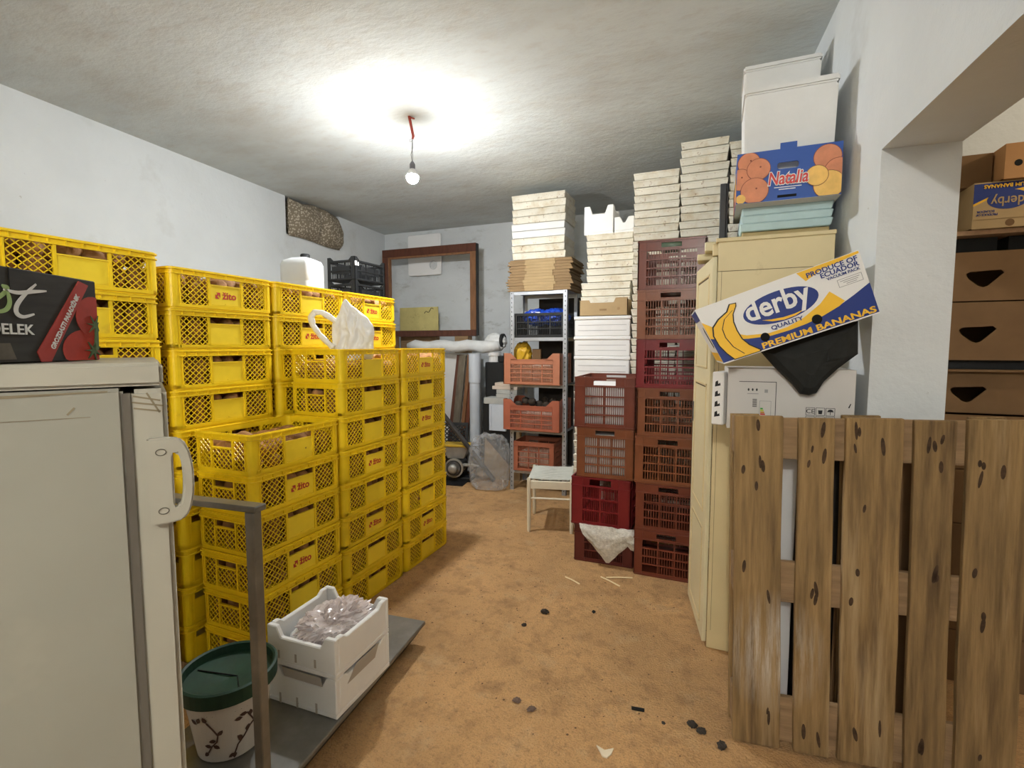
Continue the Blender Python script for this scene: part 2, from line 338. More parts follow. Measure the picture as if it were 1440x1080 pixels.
mb = wall_quad((rw(2.366), 2.366), (rw(6.8), 6.8), 0, ZC, TH)
mb2 = wall_quad((rw(YN), YN), (rw(2.366), 2.366), 2.38, ZC, TH); mb.add(mb2.v, mb2.f)
mb2 = wall_quad((rw(YN), YN), (rw(-0.6), -0.6), 0, 2.38, TH); mb.add(mb2.v, mb2.f)
struct('wall_right', mb, M_WALL)
struct('wall_far_right', MB().box(3.6, 3.8, YN, 6.8, 0, ZC), M_WALL)
struct('wall_storeroom', MB().box(0.80, 3.6, 3.62, 3.75, 0, ZC), M_WALL)

# ================================================================== YELLOW CRATES
CL, CW, CH, PITCH = 0.590, 0.392, 0.2000, 0.2006
hl, hw = CL / 2, CW / 2
def lattice_rect(a0, a1, b0, b1, pitch, wd, th, fr, nrm, off):
    mb = MB(); w_, h_ = a1 - a0, b1 - b0
    for sgn in (1, -1):
        k = -int((w_ + h_) / pitch) - 1
        while k * pitch < w_ + h_:
            # line a = a0 + k*pitch + sgn*(b-b0)*0.95
            c = k * pitch; pts = []
            g = 0.92
            for b in (0, h_):
                a = c + sgn * b / g
                if 0 <= a <= w_: pts.append((a, b))
            for a in (0, w_):
                b = (a - c) * sgn * g
                if 0 < b < h_: pts.append((a, b))
            if len(pts) >= 2:
                pts.sort(); p, q = pts[0], pts[-1]
                if (p[0] - q[0]) ** 2 + (p[1] - q[1]) ** 2 > 0.0001:
                    mb.bar(fr(a0 + p[0], b0 + p[1], off), fr(a0 + q[0], b0 + q[1], off), wd, th, nrm)
            k += 1
    cr = 0.014                                            # rounded inner corners
    for (ca, cb, sa, sb) in ((a0, b0, 1, 1), (a1, b0, -1, 1), (a1, b1, -1, -1), (a0, b1, 1, -1)):
        mb.prism([(ca, cb), (ca + sa * cr, cb), (ca + sa * cr * 0.3, cb + sb * cr * 0.3), (ca, cb + sb * cr)], off - th / 2, off + th / 2, fr)
    return mb
def crate_body():
    mb = MB(); t = 0.007
    mb.box(-hw + 0.012, hw - 0.012, -hl + 0.012, hl - 0.012, 0.004, 0.012)
    for z0, z1, o in ((0.0, 0.009, -0.006), (0.009, 0.024, 0.0), (0.166, 0.172, 0.006), (0.172, 0.188, -0.002), (0.188, 0.195, 0.006), (0.195, 0.1995, -0.002)):
        rr_ = 0.030 + o
        mb.ring(rrect(-hw - o, hw + o, -hl - o, hl + o, rr_, 5), rrect(-hw - min(o, 0) + t, hw + min(o, 0) - t, -hl - min(o, 0) + t, hl + min(o, 0) - t, rr_ - t - max(o, 0), 5), z0, z1, XY)
    for sx in (-1, 1):                                    # little ribs between the two rim ridges
        for k in range(-4, 5):
            x0, x1 = sorted((sx * (hw + 0.004), sx * (hw - 0.006))); mb.box(x0, x1, k * 0.058 - 0.002, k * 0.058 + 0.002, 0.172, 0.188)
        for k in range(-2, 3):
            y0, y1 = sorted((sx * hl, sx * (hl - 0.006))); mb.box(k * 0.062 - 0.002, k * 0.062 + 0.002, y0, y1, 0.172, 0.188)
    r = 0.030
    for sx in (-1, 1):
        for sy in (-1, 1):
            out, inn = [], []
            for k in range(6):
                a = PI / 2 * k / 5; out.append((sx * (hw - r + r * math.cos(a)), sy * (hl - r + r * math.sin(a)))); inn.append((sx * (hw - r + (r - t) * math.cos(a)), sy * (hl - r + (r - t) * math.sin(a))))
            mb.prism(out + inn[::-1], 0.009, 0.170, XY)
            # flat flanges either side of the rounded corner, with a ridge
            x0, x1 = sorted((sx * (hw - 0.003), sx * (hw - 0.003 - t))); y0, y1 = sorted((sy * (hl - r), sy * 0.243)); mb.box(x0, x1, y0, y1, 0.02, 0.168)
            x0, x1 = sorted((sx * hw, sx * (hw - 0.008)))
            for yy in (0.247, 0.262): mb.box(x0, x1, sy * yy - 0.003, sy * yy + 0.003, 0.01, 0.17)
            y0, y1 = sorted((sy * (hl - 0.003), sy * (hl - 0.003 - t))); x0, x1 = sorted((sx * (hw - r), sx * 0.152)); mb.box(x0, x1, y0, y1, 0.02, 0.168)
            y0, y1 = sorted((sy * hl, sy * (hl - 0.008))); mb.box(sx * 0.155 - 0.003, sx * 0.155 + 0.003, y0, y1, 0.01, 0.17)
            # ribs between panels
            x0, x1 = sorted((sx * hw, sx * (hw - 0.010))); mb.box(x0, x1, sy * 0.096 - 0.006, sy * 0.096 + 0.006, 0.02, 0.168)
            y0, y1 = sorted((sy * hl, sy * (hl - 0.010))); mb.box(sx * 0.073 - 0.005, sx * 0.073 + 0.005, y0, y1, 0.02, 0.168)
    return mb
ME_BODY = crate_body().mesh('crate_body', M_YEL)
def lat_long(s):  return lattice_rect(0.102, 0.243, 0.024, 0.168, 0.031, 0.0036, 0.004, lambda a, b, t: (t, a * s, b), (1, 0, 0), 0.0)
ME_LL = {s: lat_long(s).mesh('lattice', M_YEL) for s in (1, -1)}
ME_LS = {s: lattice_rect(0.078, 0.152, 0.024, 0.168, 0.031, 0.0036, 0.004, lambda a, b, t: (a * s, t, b), (0, 1, 0), 0.0).mesh('lattice', M_YEL) for s in (1, -1)}
mb = lattice_rect(-0.068, 0.068, 0.024, 0.122, 0.031, 0.0036, 0.004, XZ, (0, 1, 0), 0.0); mb.box(-0.068, 0.068, -0.006, 0.006, 0.122, 0.130)
ME_LC = mb.mesh('lattice', M_YEL)
mb = MB().box(-0.002, 0.002, -0.090, 0.090, 0.024, 0.128); mb.box(-0.007, 0.006, -0.090, 0.090, 0.128, 0.134)
mb.box(-0.003, 0.0035, -0.078, 0.078, 0.030, 0.033); mb.box(-0.003, 0.0035, -0.006, 0.006, 0.035, 0.040)
ME_CP = mb.mesh('label_panel', M_YELP)
def logo_mesh():
    mb = MB()
    o = [(-0.060, -0.014), (-0.034, -0.014), (-0.034, 0.014), (-0.060, 0.014)]
    mb.prism([(-0.062, -0.016), (-0.040, -0.016), (-0.062, 0.006)], 0, 0.0006, XY)
    mb.prism([(-0.034, -0.012), (-0.034, 0.016), (-0.058, 0.016), (-0.050, 0.010), (-0.056, 0.000), (-0.050, -0.004), (-0.044, 0.006)], 0, 0.0006, XY)
    me = text_mesh('žito', 0.052, M_RED, bold=0.0012)
    vs = [(v.co.x * 1.02 + 0.020, v.co.y, v.co.z) for v in me.vertices]; mb.add(vs, [tuple(p.vertices) for p in me.polygons])
    return mb.mesh('lettering', M_RED)
ME_LOGO = logo_mesh()
ALLMB = MB(); ALLMB.add(*(lambda c: (c.v, c.f))(crate_body()))
for x in (hw - 0.004, -hw + 0.004): ALLMB.box(x - 0.002, x + 0.002, -hl + 0.04, hl - 0.04, 0.02, 0.13)
for y in (hl - 0.004, -hl + 0.004): ALLMB.box(-hw + 0.04, hw - 0.04, y - 0.002, y + 0.002, 0.02, 0.13)
ME_PLAIN = ALLMB.mesh('yellow_crate', M_YEL)

def make_crate():
    t = thing('yellow_crate', 'yellow crate', 'crate')
    put('body', ME_BODY, t)
    for sx in (1, -1):
        for s in (1, -1): put('lattice', ME_LL[s], t, (sx * (hw - 0.005), 0, 0))
        put('label_panel', ME_CP, t, (sx * (hw - 0.006), 0, 0), (0, 0, 0 if sx > 0 else PI))
        for s in (1, -1): put('lattice', ME_LS[s], t, (0, sx * (hl - 0.005), 0))
        put('lattice', ME_LC, t, (0, sx * (hl - 0.005), 0))
    return t
_ON = 'first second third fourth fifth sixth seventh eighth ninth tenth eleventh twelfth thirteenth fourteenth fifteenth sixteenth seventeenth eighteenth nineteenth'.split()
def ordinal(n):
    if n < 20: return _ON[n - 1]
    t, u = divmod(n, 10); b = ('twent', 'thirt', 'fort', 'fift')[t - 2]
    return b + 'ieth' if u == 0 else b + 'y-' + _ON[u - 1]
ORD = ['topmost', 'second from the top', 'third from the top', 'fourth from the top', 'fifth from the top', 'sixth from the top', 'seventh from the top', 'eighth from the top', 'ninth from the top', 'tenth from the top']
proto_c = make_crate(); proto_used = False
SPOTS = []       # (crate centre, z, filled faces)
def yellow_stack(x, y, n, desc, z0=0.0, detail=99, logos=(), jit=0.004, group='yellow potato crates'):
    global proto_used
    tops = None
    for k in range(n):                                   # k counts from the top
        z = z0 + (n - 1 - k) * PITCH
        dx, dy, rz = random.uniform(-jit, jit), random.uniform(-jit, jit), random.uniform(-0.008, 0.008)
        lab = '%s yellow crate%s, %s' % ('topmost' if k == 0 else ordinal(k + 1), ' from the top with red lettering' if k in logos and k else ' with red lettering' if k in logos else ' from the top' if k else '', desc)
        if k < detail:
            if proto_used: o = copy_tree(proto_c)
            else: o = proto_c; proto_used = True
            if k in logos:
                put('lettering', ME_LOGO, o, (hw - 0.0035, 0, 0.080), SIDE)
            SPOTS.append((x + dx, y + dy, z, k))
        else:
            o = put('yellow_crate', ME_PLAIN)
        o.location = (x + dx, y + dy, z); o.rotation_euler = (0, 0, rz); tag(o, lab, 'crate', group)
        if k == 0: tops = (x + dx, y + dy, z)
    return tops
XF, XB = -2.0 - hw, -2.42 - hw
tA = yellow_stack(XF, 1.640 + hl, 6, 'low stack behind the trolley', logos=(1, 3))
tB = yellow_stack(XF, 2.253 + hl, 8, 'stack under the carrier bag', logos=(3, 5))
tC = yellow_stack(XF, 2.868 + hl, 8, 'front stack farthest from fridge', logos=(0, 2, 6))
tS = yellow_stack(XB + 0.02, 0.925 + hl, 10, 'stack behind the dark tomato box', z0=0.045, detail=4)
tD = yellow_stack(XB, 1.575 + hl, 10, 'wall-side stack behind the low stack', detail=5, logos=(0,))
tE = yellow_stack(XB, 2.195 + hl, 10, 'wall-side stack before the jerrycan', detail=4, logos=(1,))
tF = yellow_stack(XB, 2.795 + hl, 10, 'wall-side stack before the black crates', detail=4, logos=(0, 1))
yellow_stack(-3.13, 2.86 + hl, 10, 'hidden stack carrying the white jerrycan', detail=0)
yellow_stack(-3.13, 3.50 + hl, 10, 'hidden stack carrying the black crates', detail=0)
solo('board', MB().box(-0.24, 0.24, -0.33, 0.33, 0, 0.045), M_WOODPH, 'wooden board under the stack behind the tomato box', 'board', (XB + 0.02, 0.925 + hl, 0), bevel=0.003)

# potatoes
def potato_mesh(seed, sub):
    mb = blob(seed, sub, 0.22, 1.1, (0.062, 0.046, 0.040), ridge=False); return mb
ME_P = [potato_mesh(s, 3).mesh('potato', M_POT, smooth=True) for s in (1, 4, 9, 13)]
def potatoes(top, n, where, zl=0.115):
    x, y, z = top
    nx, ny = 4, 7
    cells = [(i, j) for i in range(nx) for j in range(ny)]
    random.shuffle(cells)
    for (i, j) in cells[:n]:
        px = x - hw + 0.083 + (CW - 0.166) * i / (nx - 1) + random.uniform(-.008, .008)
        py = y - hl + 0.083 + (CL - 0.166) * j / (ny - 1) + random.uniform(-.008, .008)
        o = put('potato', random.choice(ME_P), None, (px, py, z + zl + random.uniform(-0.012, 0.018)), (random.uniform(-.4, .4), random.uniform(-.4, .4), random.uniform(0, 6)))
        o.scale = [random.uniform(0.85, 1.12)] * 3
        tag(o, 'brown potato lying in the top crate ' + where, 'potato', 'potatoes in the top crate ' + where)
potatoes(tA, 28, 'of the low stack behind the steel trolley', 0.105)
potatoes(tS, 28, 'of the stack behind the dark tomato box', 0.15)
potatoes(tD, 26, 'of the wall-side stack behind the low stack', 0.14)
potatoes(tE, 26, 'of the stack in front of the white jerrycan', 0.145)
potatoes(tF, 26, 'of the stack in front of the black crates', 0.145)
potatoes(tC, 26, 'of the front stack farthest from the fridge', 0.12)
potatoes(tB, 24, 'under the white carrier bag', 0.075)
pm = [potato_mesh(s, 2) for s in (2, 5, 8)]
fill = MB()
def fill_potato(px, py, pz):
    m = Matrix.Translation((px, py, pz)) @ Euler((random.uniform(0, 6), random.uniform(0, 6), random.uniform(0, 6))).to_matrix().to_4x4() @ Matrix.Scale(random.uniform(0.8, 1.0), 4)
    q = random.choice(pm); fill.add([m @ Vector(v) for v in q.v], q.f)
for (x, y, z, k) in SPOTS:
    rows = (0.048, 0.085, 0.125) if k else (0.048, 0.085)
    for zz in rows:
        for j in range(6): fill_potato(x + hw - 0.062 + random.uniform(-.012, .006), y - hl + 0.07 + (CL - 0.14) * j / 5, z + zz + random.uniform(-.006, .006))
        for i in range(3): fill_potato(x - hw + 0.07 + (CW - 0.2) * i / 2, y - hl + 0.062 + random.uniform(-.006, .01), z + zz + random.uniform(-.006, .006))
    fill.box(x - hw + 0.02, x + hw - 0.095, y - hl + 0.095, y + hl - 0.02, z + 0.014, z + (0.164 if k else 0.075))
o = put('potato_fill', fill.mesh('potato_fill', M_POT, smooth=True)); tag(o, 'brown potatoes filling the yellow lattice crates', 'potatoes', kind='stuff')

# ================================================================== SLOTTED CRATES (red, terracotta, black)
def slot_panel(w_, z0, z1, rows, nb, dividers, bw, th, hole=()):
    mb = MB(); a = w_ / 2
    for r in range(1, rows): z = z0 + (z1 - z0) * r / rows; mb.box(-a, a, -th * 2.2, th * 2.2, z - 0.005, z + 0.005)
    for d in range(1, dividers): x = -a + w_ * d / dividers; mb.box(x - 0.004, x + 0.004, -th, th, z0, z1)
    for k in range(1, nb):
        x = -a + w_ * k / nb
        for r in range(rows):
            if (int((x + a) / w_ * dividers), r) in hole: continue
            mb.box(x - bw / 2, x + bw / 2, -th * 0.7, th * 0.7, z0 + (z1 - z0) * r / rows, z0 + (z1 - z0) * (r + 1) / rows)
    return mb
def slot_crate_meshes(W, D, H, m, post=0.055, band=0.075, foot=0.03, slotw=0.13, sloth=0.032, rows=4, nb=19, div=3, dip=0.0, hole=(), bw=0.005):
    t = 0.009; a, b = W / 2, D / 2; mb = MB()
    mb.box(-a + 0.012, a - 0.012, -b + 0.012, b - 0.012, 0.004, 0.014)
    zt = H - dip; zb = zt - band
    for sx in (-1, 1):
        for sy in (-1, 1):
            x0, x1 = sorted((sx * a, sx * (a - t))); y0, y1 = sorted((sy * b, sy * (b - post))); mb.box(x0, x1, y0, y1, 0, H)
            x0, x1 = sorted((sx * a, sx * (a - post))); y0, y1 = sorted((sy * b, sy * (b - t))); mb.box(x0, x1, y0, y1, 0, H)
            if dip:                                         # sloping shoulders towards the lowered rim
                for fr, e, s1, s2 in ((XZ, a, sx, sy * b), (YZ, b, sy, sx * a)):
                    mb.prism([(s1 * (e - post), H), (s1 * (e - post), zt - 0.01), (s1 * (e - post - dip * 1.4), zt - 0.01), (s1 * (e - post - dip * 1.1), zt)], s2 - (t if s2 > 0 else -t), s2, fr)
    def band_box(half, other, axis):
        for s in (-1, 1):
            def bx(u0, u1, z0, z1, proud=0.0):
                v0, v1 = sorted((s * (other + proud), s * (other - t)))
                if axis == 'x': mb.box(u0, u1, v0, v1, z0, z1)
                else: mb.box(v0, v1, u0, u1, z0, z1)
            e = half - post + 0.001; zc = zb + band * 0.5
            if slotw:
                bx(-e, -slotw / 2, zb, zt); bx(slotw / 2, e, zb, zt); bx(-slotw / 2, slotw / 2, zb, zc - sloth / 2); bx(-slotw / 2, slotw / 2, zc + sloth / 2, zt)
            else: bx(-e, e, zb, zt)
            bx(-e, e, 0, foot)
            for zz in (zt - 0.012, zb + 0.004): bx(-half + 0.004 if not dip else -e, half - 0.004 if not dip else e, zz, zz + 0.006, 0.005)
            bx(-half + 0.004, half - 0.004, 0.006, 0.012, 0.005)
    band_box(a, b, 'x'); band_box(b, a, 'y')
    for sx in (-1, 1):                                     # vertical rib at the edge of each post
        for sy in (-1, 1):
            y0, y1 = sorted((sy * (b + 0.004), sy * b)); mb.box(sx * (a - post) - 0.003, sx * (a - post) + 0.003, y0, y1, 0.01, zt)
            x0, x1 = sorted((sx * (a + 0.004), sx * a)); mb.box(x0, x1, sy * (b - post) - 0.003, sy * (b - post) + 0.003, 0.01, zt)
    pa = slot_panel(W - 2 * post, foot, zb, rows, nb, div, bw, 0.004, hole); pb = slot_panel(D - 2 * post, foot, zb, rows, int(nb * D / W), div, bw, 0.004)
    return mb.mesh('body', m), pa.mesh('slotted_panel', m), pb.mesh('slotted_panel', m)
def slot_crate(name, label, meshes, W, D, loc, rz=0.0, group=None, rot=None):
    t = thing(name, label, 'crate', loc, rz, group, rot)
    put('body', meshes[0], t)
    for s in (-1, 1):
        put('slotted_panel', meshes[1], t, (0, s * (D / 2 - 0.005), 0)); put('slotted_panel', meshes[2], t, (s * (W / 2 - 0.005), 0, 0), (0, 0, PI / 2))
    return t
RW, RD, RH = 0.436, 0.55, 0.333
RM = [slot_crate_meshes(RW, RD, RH, m) for m in M_CR]
RMH = slot_crate_meshes(RW, RD, RH, M_CR[2], rows=4, hole={(1, 3), (2, 3), (0, 2), (1, 2), (2, 2), (1, 1), (2, 1), (1, 3)})
RMH2 = slot_crate_meshes(RW, RD, RH, M_CR[0], rows=4, hole={(0, 3), (1, 3), (2, 3), (0, 0)})
# tall stack beside the cream cabinet
seq = [0, 1, 'h', 1, 1, 0, 'h2']
for k in range(7):
    z = (6 - k) * 0.3335; mm = RMH if seq[k] == 'h' else RMH2 if seq[k] == 'h2' else RM[seq[k]]
    colr = {0: 'reddish brown', 1: 'orange brown', 'h': 'crimson', 'h2': 'dark brown'}[seq[k]]
    slot_crate('slotted_crate', '%s slotted crate, %s in the stack beside the cream cabinet' % (colr, ORD[k]), mm, RW, RD,
               (-0.272 - 0.0215 * z / 2.3 + random.uniform(-.004, .004), 3.48 + RD / 2 + random.uniform(-.006, .006), z), random.uniform(-.012, .012), 'red brown slotted crates')
# short leaning stack beside the stool
RM1 = {0: slot_crate_meshes(RW, RD, 0.372, M_CR[0], rows=4, slotw=0.16, sloth=0.045, div=2, post=0.075), 1: slot_crate_meshes(RW - 0.02, RD, 0.372, M_CR[1], rows=4, slotw=0.14, sloth=0.035, post=0.06, bw=0.006),
       2: slot_crate_meshes(RW, RD, 0.365, M_CR[2], rows=3, slotw=0.16, sloth=0.045, div=2, post=0.085), 3: slot_crate_meshes(RW, RD, 0.286, M_CR[3], rows=3, slotw=0.15, sloth=0.04, div=2, post=0.075)}
zz = 0.0
for k, (kind, h, dx, dy, colr) in enumerate(((3, 0.286, 0.005, 0.01, 'dark maroon'), (2, 0.366, -0.008, -0.005, 'crimson'), (1, 0.373, 0.010, 0.0, 'orange brown'), (0, 0.372, 0.0, -0.01, 'reddish brown'))):
    slot_crate('slotted_crate', '%s slotted crate, %s in the stack beside the ivory stool' % (colr, ORD[3 - k]), RM1[kind], RW, RD,
               (-0.741 + dx, 3.54 + RD / 2 + dy, zz), (0.02, -0.02, 0.015, 0.03)[k], 'red brown slotted crates')
    if kind in (0, 1):
        solo('foam_block', MB().box(-0.17, 0.17, -0.225, 0.225, 0, 0.295), M_FOAM, 'white foam block inside the %s crate of the short stack' % colr, 'foam block', (-0.741 + dx, 3.54 + RD / 2 + dy, zz + 0.016), 0.05, bevel=0.01)
    zz += h
# contents of the tall stack
o = solo('glass_jar', MB().lathe([(0.040, 0), (0.045, 0.01), (0.045, 0.11), (0.032, 0.13), (0.032, 0.15)], 20), M_CONTG, 'green jar lying behind the handle slot of the topmost brown crate', 'jar', (-0.36, 3.54, 6 * 0.3335 + 0.295), smooth=True, rot=(0, PI / 2, 0))
# bubble wrap hanging over the dark crate
mb = MB(); g = 18
def bub(i, j):
    u, v = i / g, j / g; ln = (0.06 + 0.22 * (1 - abs(u - 0.42) / 0.5)) if u < 0.8 else 0.15
    ln = max(0.03, ln); x = -0.16 + 0.40 * u + 0.05 * v; zz_ = 0.30 - v * ln; y = -0.012 - 0.025 * math.sin(v * PI) + 0.014 * noise.noise(Vector((u * 7, v * 5, 3))) + (0.02 if u > .95 else 0)
    return (x, y, zz_ + 0.01 * noise.noise(Vector((u * 9, v * 6, 1))))
vs = [bub(i, j) for i in range(g + 1) for j in range(g + 1)]
vs2 = [(x, y - 0.006, z) for x, y, z in vs]; n1 = len(vs)
fs = [(i * (g + 1) + j, (i + 1) * (g + 1) + j, (i + 1) * (g + 1) + j + 1, i * (g + 1) + j + 1) for i in range(g) for j in range(g)]
mb.add(vs + vs2, fs + [tuple(n1 + a for a in f[::-1]) for f in fs])
solo('bubble_wrap', mb, M_BUBBLE, 'sheet of bubble wrap hanging over the lowest maroon crate', 'bubble wrap', (-0.745, 3.53, 0.0), smooth=True)

# ================================================================== FOAM TRAYS
def tray_mesh(W, D, H):
    mb = MB().taper(-W / 2, W / 2, -D / 2, D / 2, 0.0045, H - 0.014, 0.007); mb.box(-W / 2 - 0.001, W / 2 + 0.001, -D / 2 - 0.001, D / 2 + 0.001, H - 0.014, H - 0.002)
    return mb.mesh('foam_tray', M_TRAY, bevel=0.003)
ME_TR = {}
def tray_stack(x0, x1, yf, dep, z0, z1, n, desc, group, ordtop=True, jit=0.006, m=None):
    key = (round(x1 - x0, 3), dep, round((z1 - z0) / n, 4))
    if key not in ME_TR: ME_TR[key] = tray_mesh(x1 - x0, dep, (z1 - z0) / n)
    h = (z1 - z0) / n
    for k in range(n):
        kk = n - 1 - k
        nm = 'topmost' if kk == 0 else ordinal(kk + 1)
        o = put('foam_tray', ME_TR[key], None, ((x0 + x1) / 2 + random.uniform(-jit, jit), yf + dep / 2 + random.uniform(-jit, jit), z0 + k * h), (0, 0, random.uniform(-0.012, 0.012)))
        tag(o, '%s cream foam tray%s, %s' % (nm, ' from the top' if kk else '', desc), 'foam tray', group)
SF = 4.15
tray_stack(-1.125, -0.66, SF, 0.60, 0.0, 1.355, 22, 'stack behind the short red crates', 'trays under the white foam boxes')
tray_stack(-0.645, -0.293, SF, 0.56, 0.0, 3.010, 50, 'column left of the tallest tray column', 'trays in the column behind the brown crates')
tray_stack(-0.288, 0.055, SF, 0.56, 0.0, 3.195, 53, 'tallest tray column beside the citrus box', 'trays in the tallest column')
tray_stack(0.062, 0.26, SF, 0.56, 0.0, 3.150, 52, 'narrow tray column next to the right wall', 'trays in the column next to the right wall')
# white boxes, cardboard tray, trays and foam boxes on the stack behind the short red stack
zz = 1.355
for k, h in enumerate((0.182, 0.168, 0.170)):
    t = thing('foam_box', 'white lidded foam box, %s of three behind the short red stack' % ('lowest', 'middle one', 'topmost')[k], 'foam box', (-0.885, SF, zz), random.uniform(-.01, .01), 'three white foam boxes')
    mb = MB().box(-0.24, 0.23, 0, 0.58, 0, h - 0.03)
    part('body', mb, M_FOAM, t, 0.006)
    part('lid', MB().box(-0.247, 0.237, -0.006, 0.586, h - 0.030, h - 0.001), M_FOAM, t, 0.006)
    part('groove', MB().box(-0.21, 0.20, -0.0012, 0.0, h * 0.28, h * 0.28 + 0.003).box(-0.21, 0.20, -0.0012, 0.0, h * 0.55, h * 0.55 + 0.003), M_GREYP, t)
    zz += h
t = thing('cardboard_tray', 'tan cardboard fruit tray with notched rim on the white foam boxes', 'tray', (-0.885, SF + 0.01, zz))
mb = MB(); e = 0.205
mb.prism([(-e, 0), (e, 0), (e, 0.15), (e - 0.10, 0.15), (e - 0.12, 0.105), (-e + 0.10, 0.105), (-e + 0.085, 0.135), (-e, 0.135)], 0, 0.006, XZ)
mb.prism([(-e, 0), (e, 0), (e, 0.13), (-e, 0.13)], 0.20, 0.206, XZ)
mb.box(-e, e, 0, 0.206, 0, 0.006); mb.box(-e, -e + 0.006, 0, 0.206, 0, 0.13); mb.box(e - 0.006, e, 0, 0.206, 0, 0.14)
part('body', mb, M_CARDL, t)
part('print_mark', MB().prism(ell(0.13, 0.06, 0.012, 0.012, 12), -0.0008, 0.0, XZ).box(-0.03, 0.03, -0.0008, 0, 0.045, 0.06), M_CARD, t)
tray_stack(-1.135, -0.70, SF + 0.23, 0.38, zz, 2.185, 5, 'wide trays behind the notched cardboard tray', 'wide trays behind the cardboard tray')
tray_stack(-1.085, -0.675, SF + 0.23, 0.38, 2.185, 2.610, 7, 'trays under the small white foam crates', 'trays under the small foam crates')
def foam_crate(name, label, W, D, H, loc, rz=0.0, group=None, dip=0.06):
    t = thing(name, label, 'foam crate', loc, rz, group); a, b = W / 2, D / 2; wl = 0.022
    mb = MB().box(-a, a, -b, b, 0.0, 0.02)
    part('base', mb, M_FOAM, t, 0.003)
    for s in (-1, 1):
        p = [(-a, 0.02), (a, 0.02), (a, H), (a - 0.05, H), (a - 0.075, H - dip), (-a + 0.075, H - dip), (-a + 0.05, H), (-a, H)]
        y0, y1 = sorted((s * b, s * (b - wl))); part('side_wall', MB().prism(p, y0, y1, XZ), M_FOAM, t, 0.004)
        p = [(-b + wl, 0.02), (b - wl, 0.02), (b - wl, H), (b - 0.05, H), (b - 0.075, H - dip * 0.4), (-b + 0.075, H - dip * 0.4), (-b + 0.05, H), (-b + wl, H)]
        x0, x1 = sorted((s * a, s * (a - wl))); part('end_wall', MB().prism(p, x0, x1, YZ), M_FOAM, t, 0.004)
    return t
foam_crate('foam_crate', 'tall white foam crate with notched rim atop the trays near the ceiling', 0.26, 0.30, 0.25, (-0.99, SF + 0.42, 2.612), 0, 'small white foam crates near the ceiling', 0.07)
foam_crate('foam_crate', 'low white foam crate beside the tall notched one near the ceiling', 0.17, 0.30, 0.135, (-0.765, SF + 0.42, 2.612), 0, 'small white foam crates near the ceiling', 0.05)

# ================================================================== METAL SHELF WITH ITS LOAD
SX0, SX1, SY0, SY1 = -2.11, -1.455, 5.06, 5.50
LV = [0.235, 0.70, 1.205, 1.715, 2.215]
sh = thing('metal_shelf_unit', 'grey perforated steel shelf unit holding terracotta crates', 'shelf', ((SX0 + SX1) / 2, (SY0 + SY1) / 2, 0))
ox, oy = sh.location.x, sh.location.y
hx, hy = (SX1 - SX0) / 2, (SY1 - SY0) / 2
for sx in (-1, 1):
    for sy in (-1, 1):
        mb = MB(); x0, x1 = sorted((sx * hx, sx * (hx - 0.045))); y0, y1 = sorted((sy * hy, sy * (hy - 0.003))); mb.box(x0, x1, y0, y1, 0, 2.24)
        x0, x1 = sorted((sx * hx, sx * (hx - 0.003))); y0, y1 = sorted((sy * hy, sy * (hy - 0.045))); mb.box(x0, x1, y0, y1, 0, 2.24)
        p = part('post', mb, M_GALV, sh)
        if sy < 0:
            hm = MB()
            for k in range(44):
                z = 0.04 + k * 0.05
                hm.box(sx * (hx - 0.022) - 0.004, sx * (hx - 0.022) + 0.004, -hy - 0.0006, -hy, z, z + 0.016)
            part('holes', hm, M_BLKH, p)
for z in LV:
    b_ = part('shelf_board', MB().box(-hx + 0.004, hx - 0.004, -hy + 0.004, hy - 0.004, z - 0.004, z), M_GALV, sh)
    for y_ in (-hy + 0.003, hy - 0.006): part('shelf_lip', MB().box(-hx + 0.003, hx - 0.003, y_, y_ + 0.003, z - 0.036, z), M_GALV, sh)
TW, TD, TH2 = 0.655, 0.42, 0.34
TM = [slot_crate_meshes(TW, TD, TH2, m, post=0.085, band=0.055, foot=0.03, slotw=0, rows=4, nb=30, div=4, dip=0.065, bw=0.007) for m in M_TER[:2]]
slot_crate('terracotta_crate', 'light terracotta crate with raised corners on the middle shelf', TM[0], TW, TD, (-1.828, 4.98 + TD / 2, LV[2]), 0.0, 'terracotta crates on the shelf unit')
slot_crate('terracotta_crate', 'red terracotta crate of dark lumps on the shelf below the middle', TM[1], TW, TD, (-1.828, 4.98 + TD / 2, LV[1]), -0.02, 'terracotta crates on the shelf unit')
TM3 = slot_crate_meshes(0.47, 0.38, 0.33, M_TER[2], post=0.05, band=0.05, slotw=0.0, rows=4, nb=22, div=3)
slot_crate('terracotta_crate', 'small brown slotted crate on the lowest shelf behind the stool', TM3, 0.47, 0.38, (-1.825, 5.04 + 0.19, LV[0]), 0.02, 'terracotta crates on the shelf unit')
for k, (x, z, sxx, m, nm, lab) in enumerate(((-1.88, LV[2] + 0.13, 0.24, M_CONT, 'paper_bundle', 'pale paper bundle inside the light terracotta crate'), (-1.86, LV[1] + 0.11, 0.24, M_CONT, 'paper_bundle', 'pale paper bundle inside the red terracotta crate'), (-1.83, LV[0] + 0.14, 0.17, M_CONT, 'paper_bundle', 'pale bundle inside the small brown slotted crate'))):
    solo(nm, MB().box(-sxx, sxx * 0.1, -0.12, 0.14, -0.10, 0.07).box(sxx * 0.14, sxx, -0.11, 0.14, -0.10, 0.085), m, lab, 'paper', (x, 5.19, z), bevel=0.008)
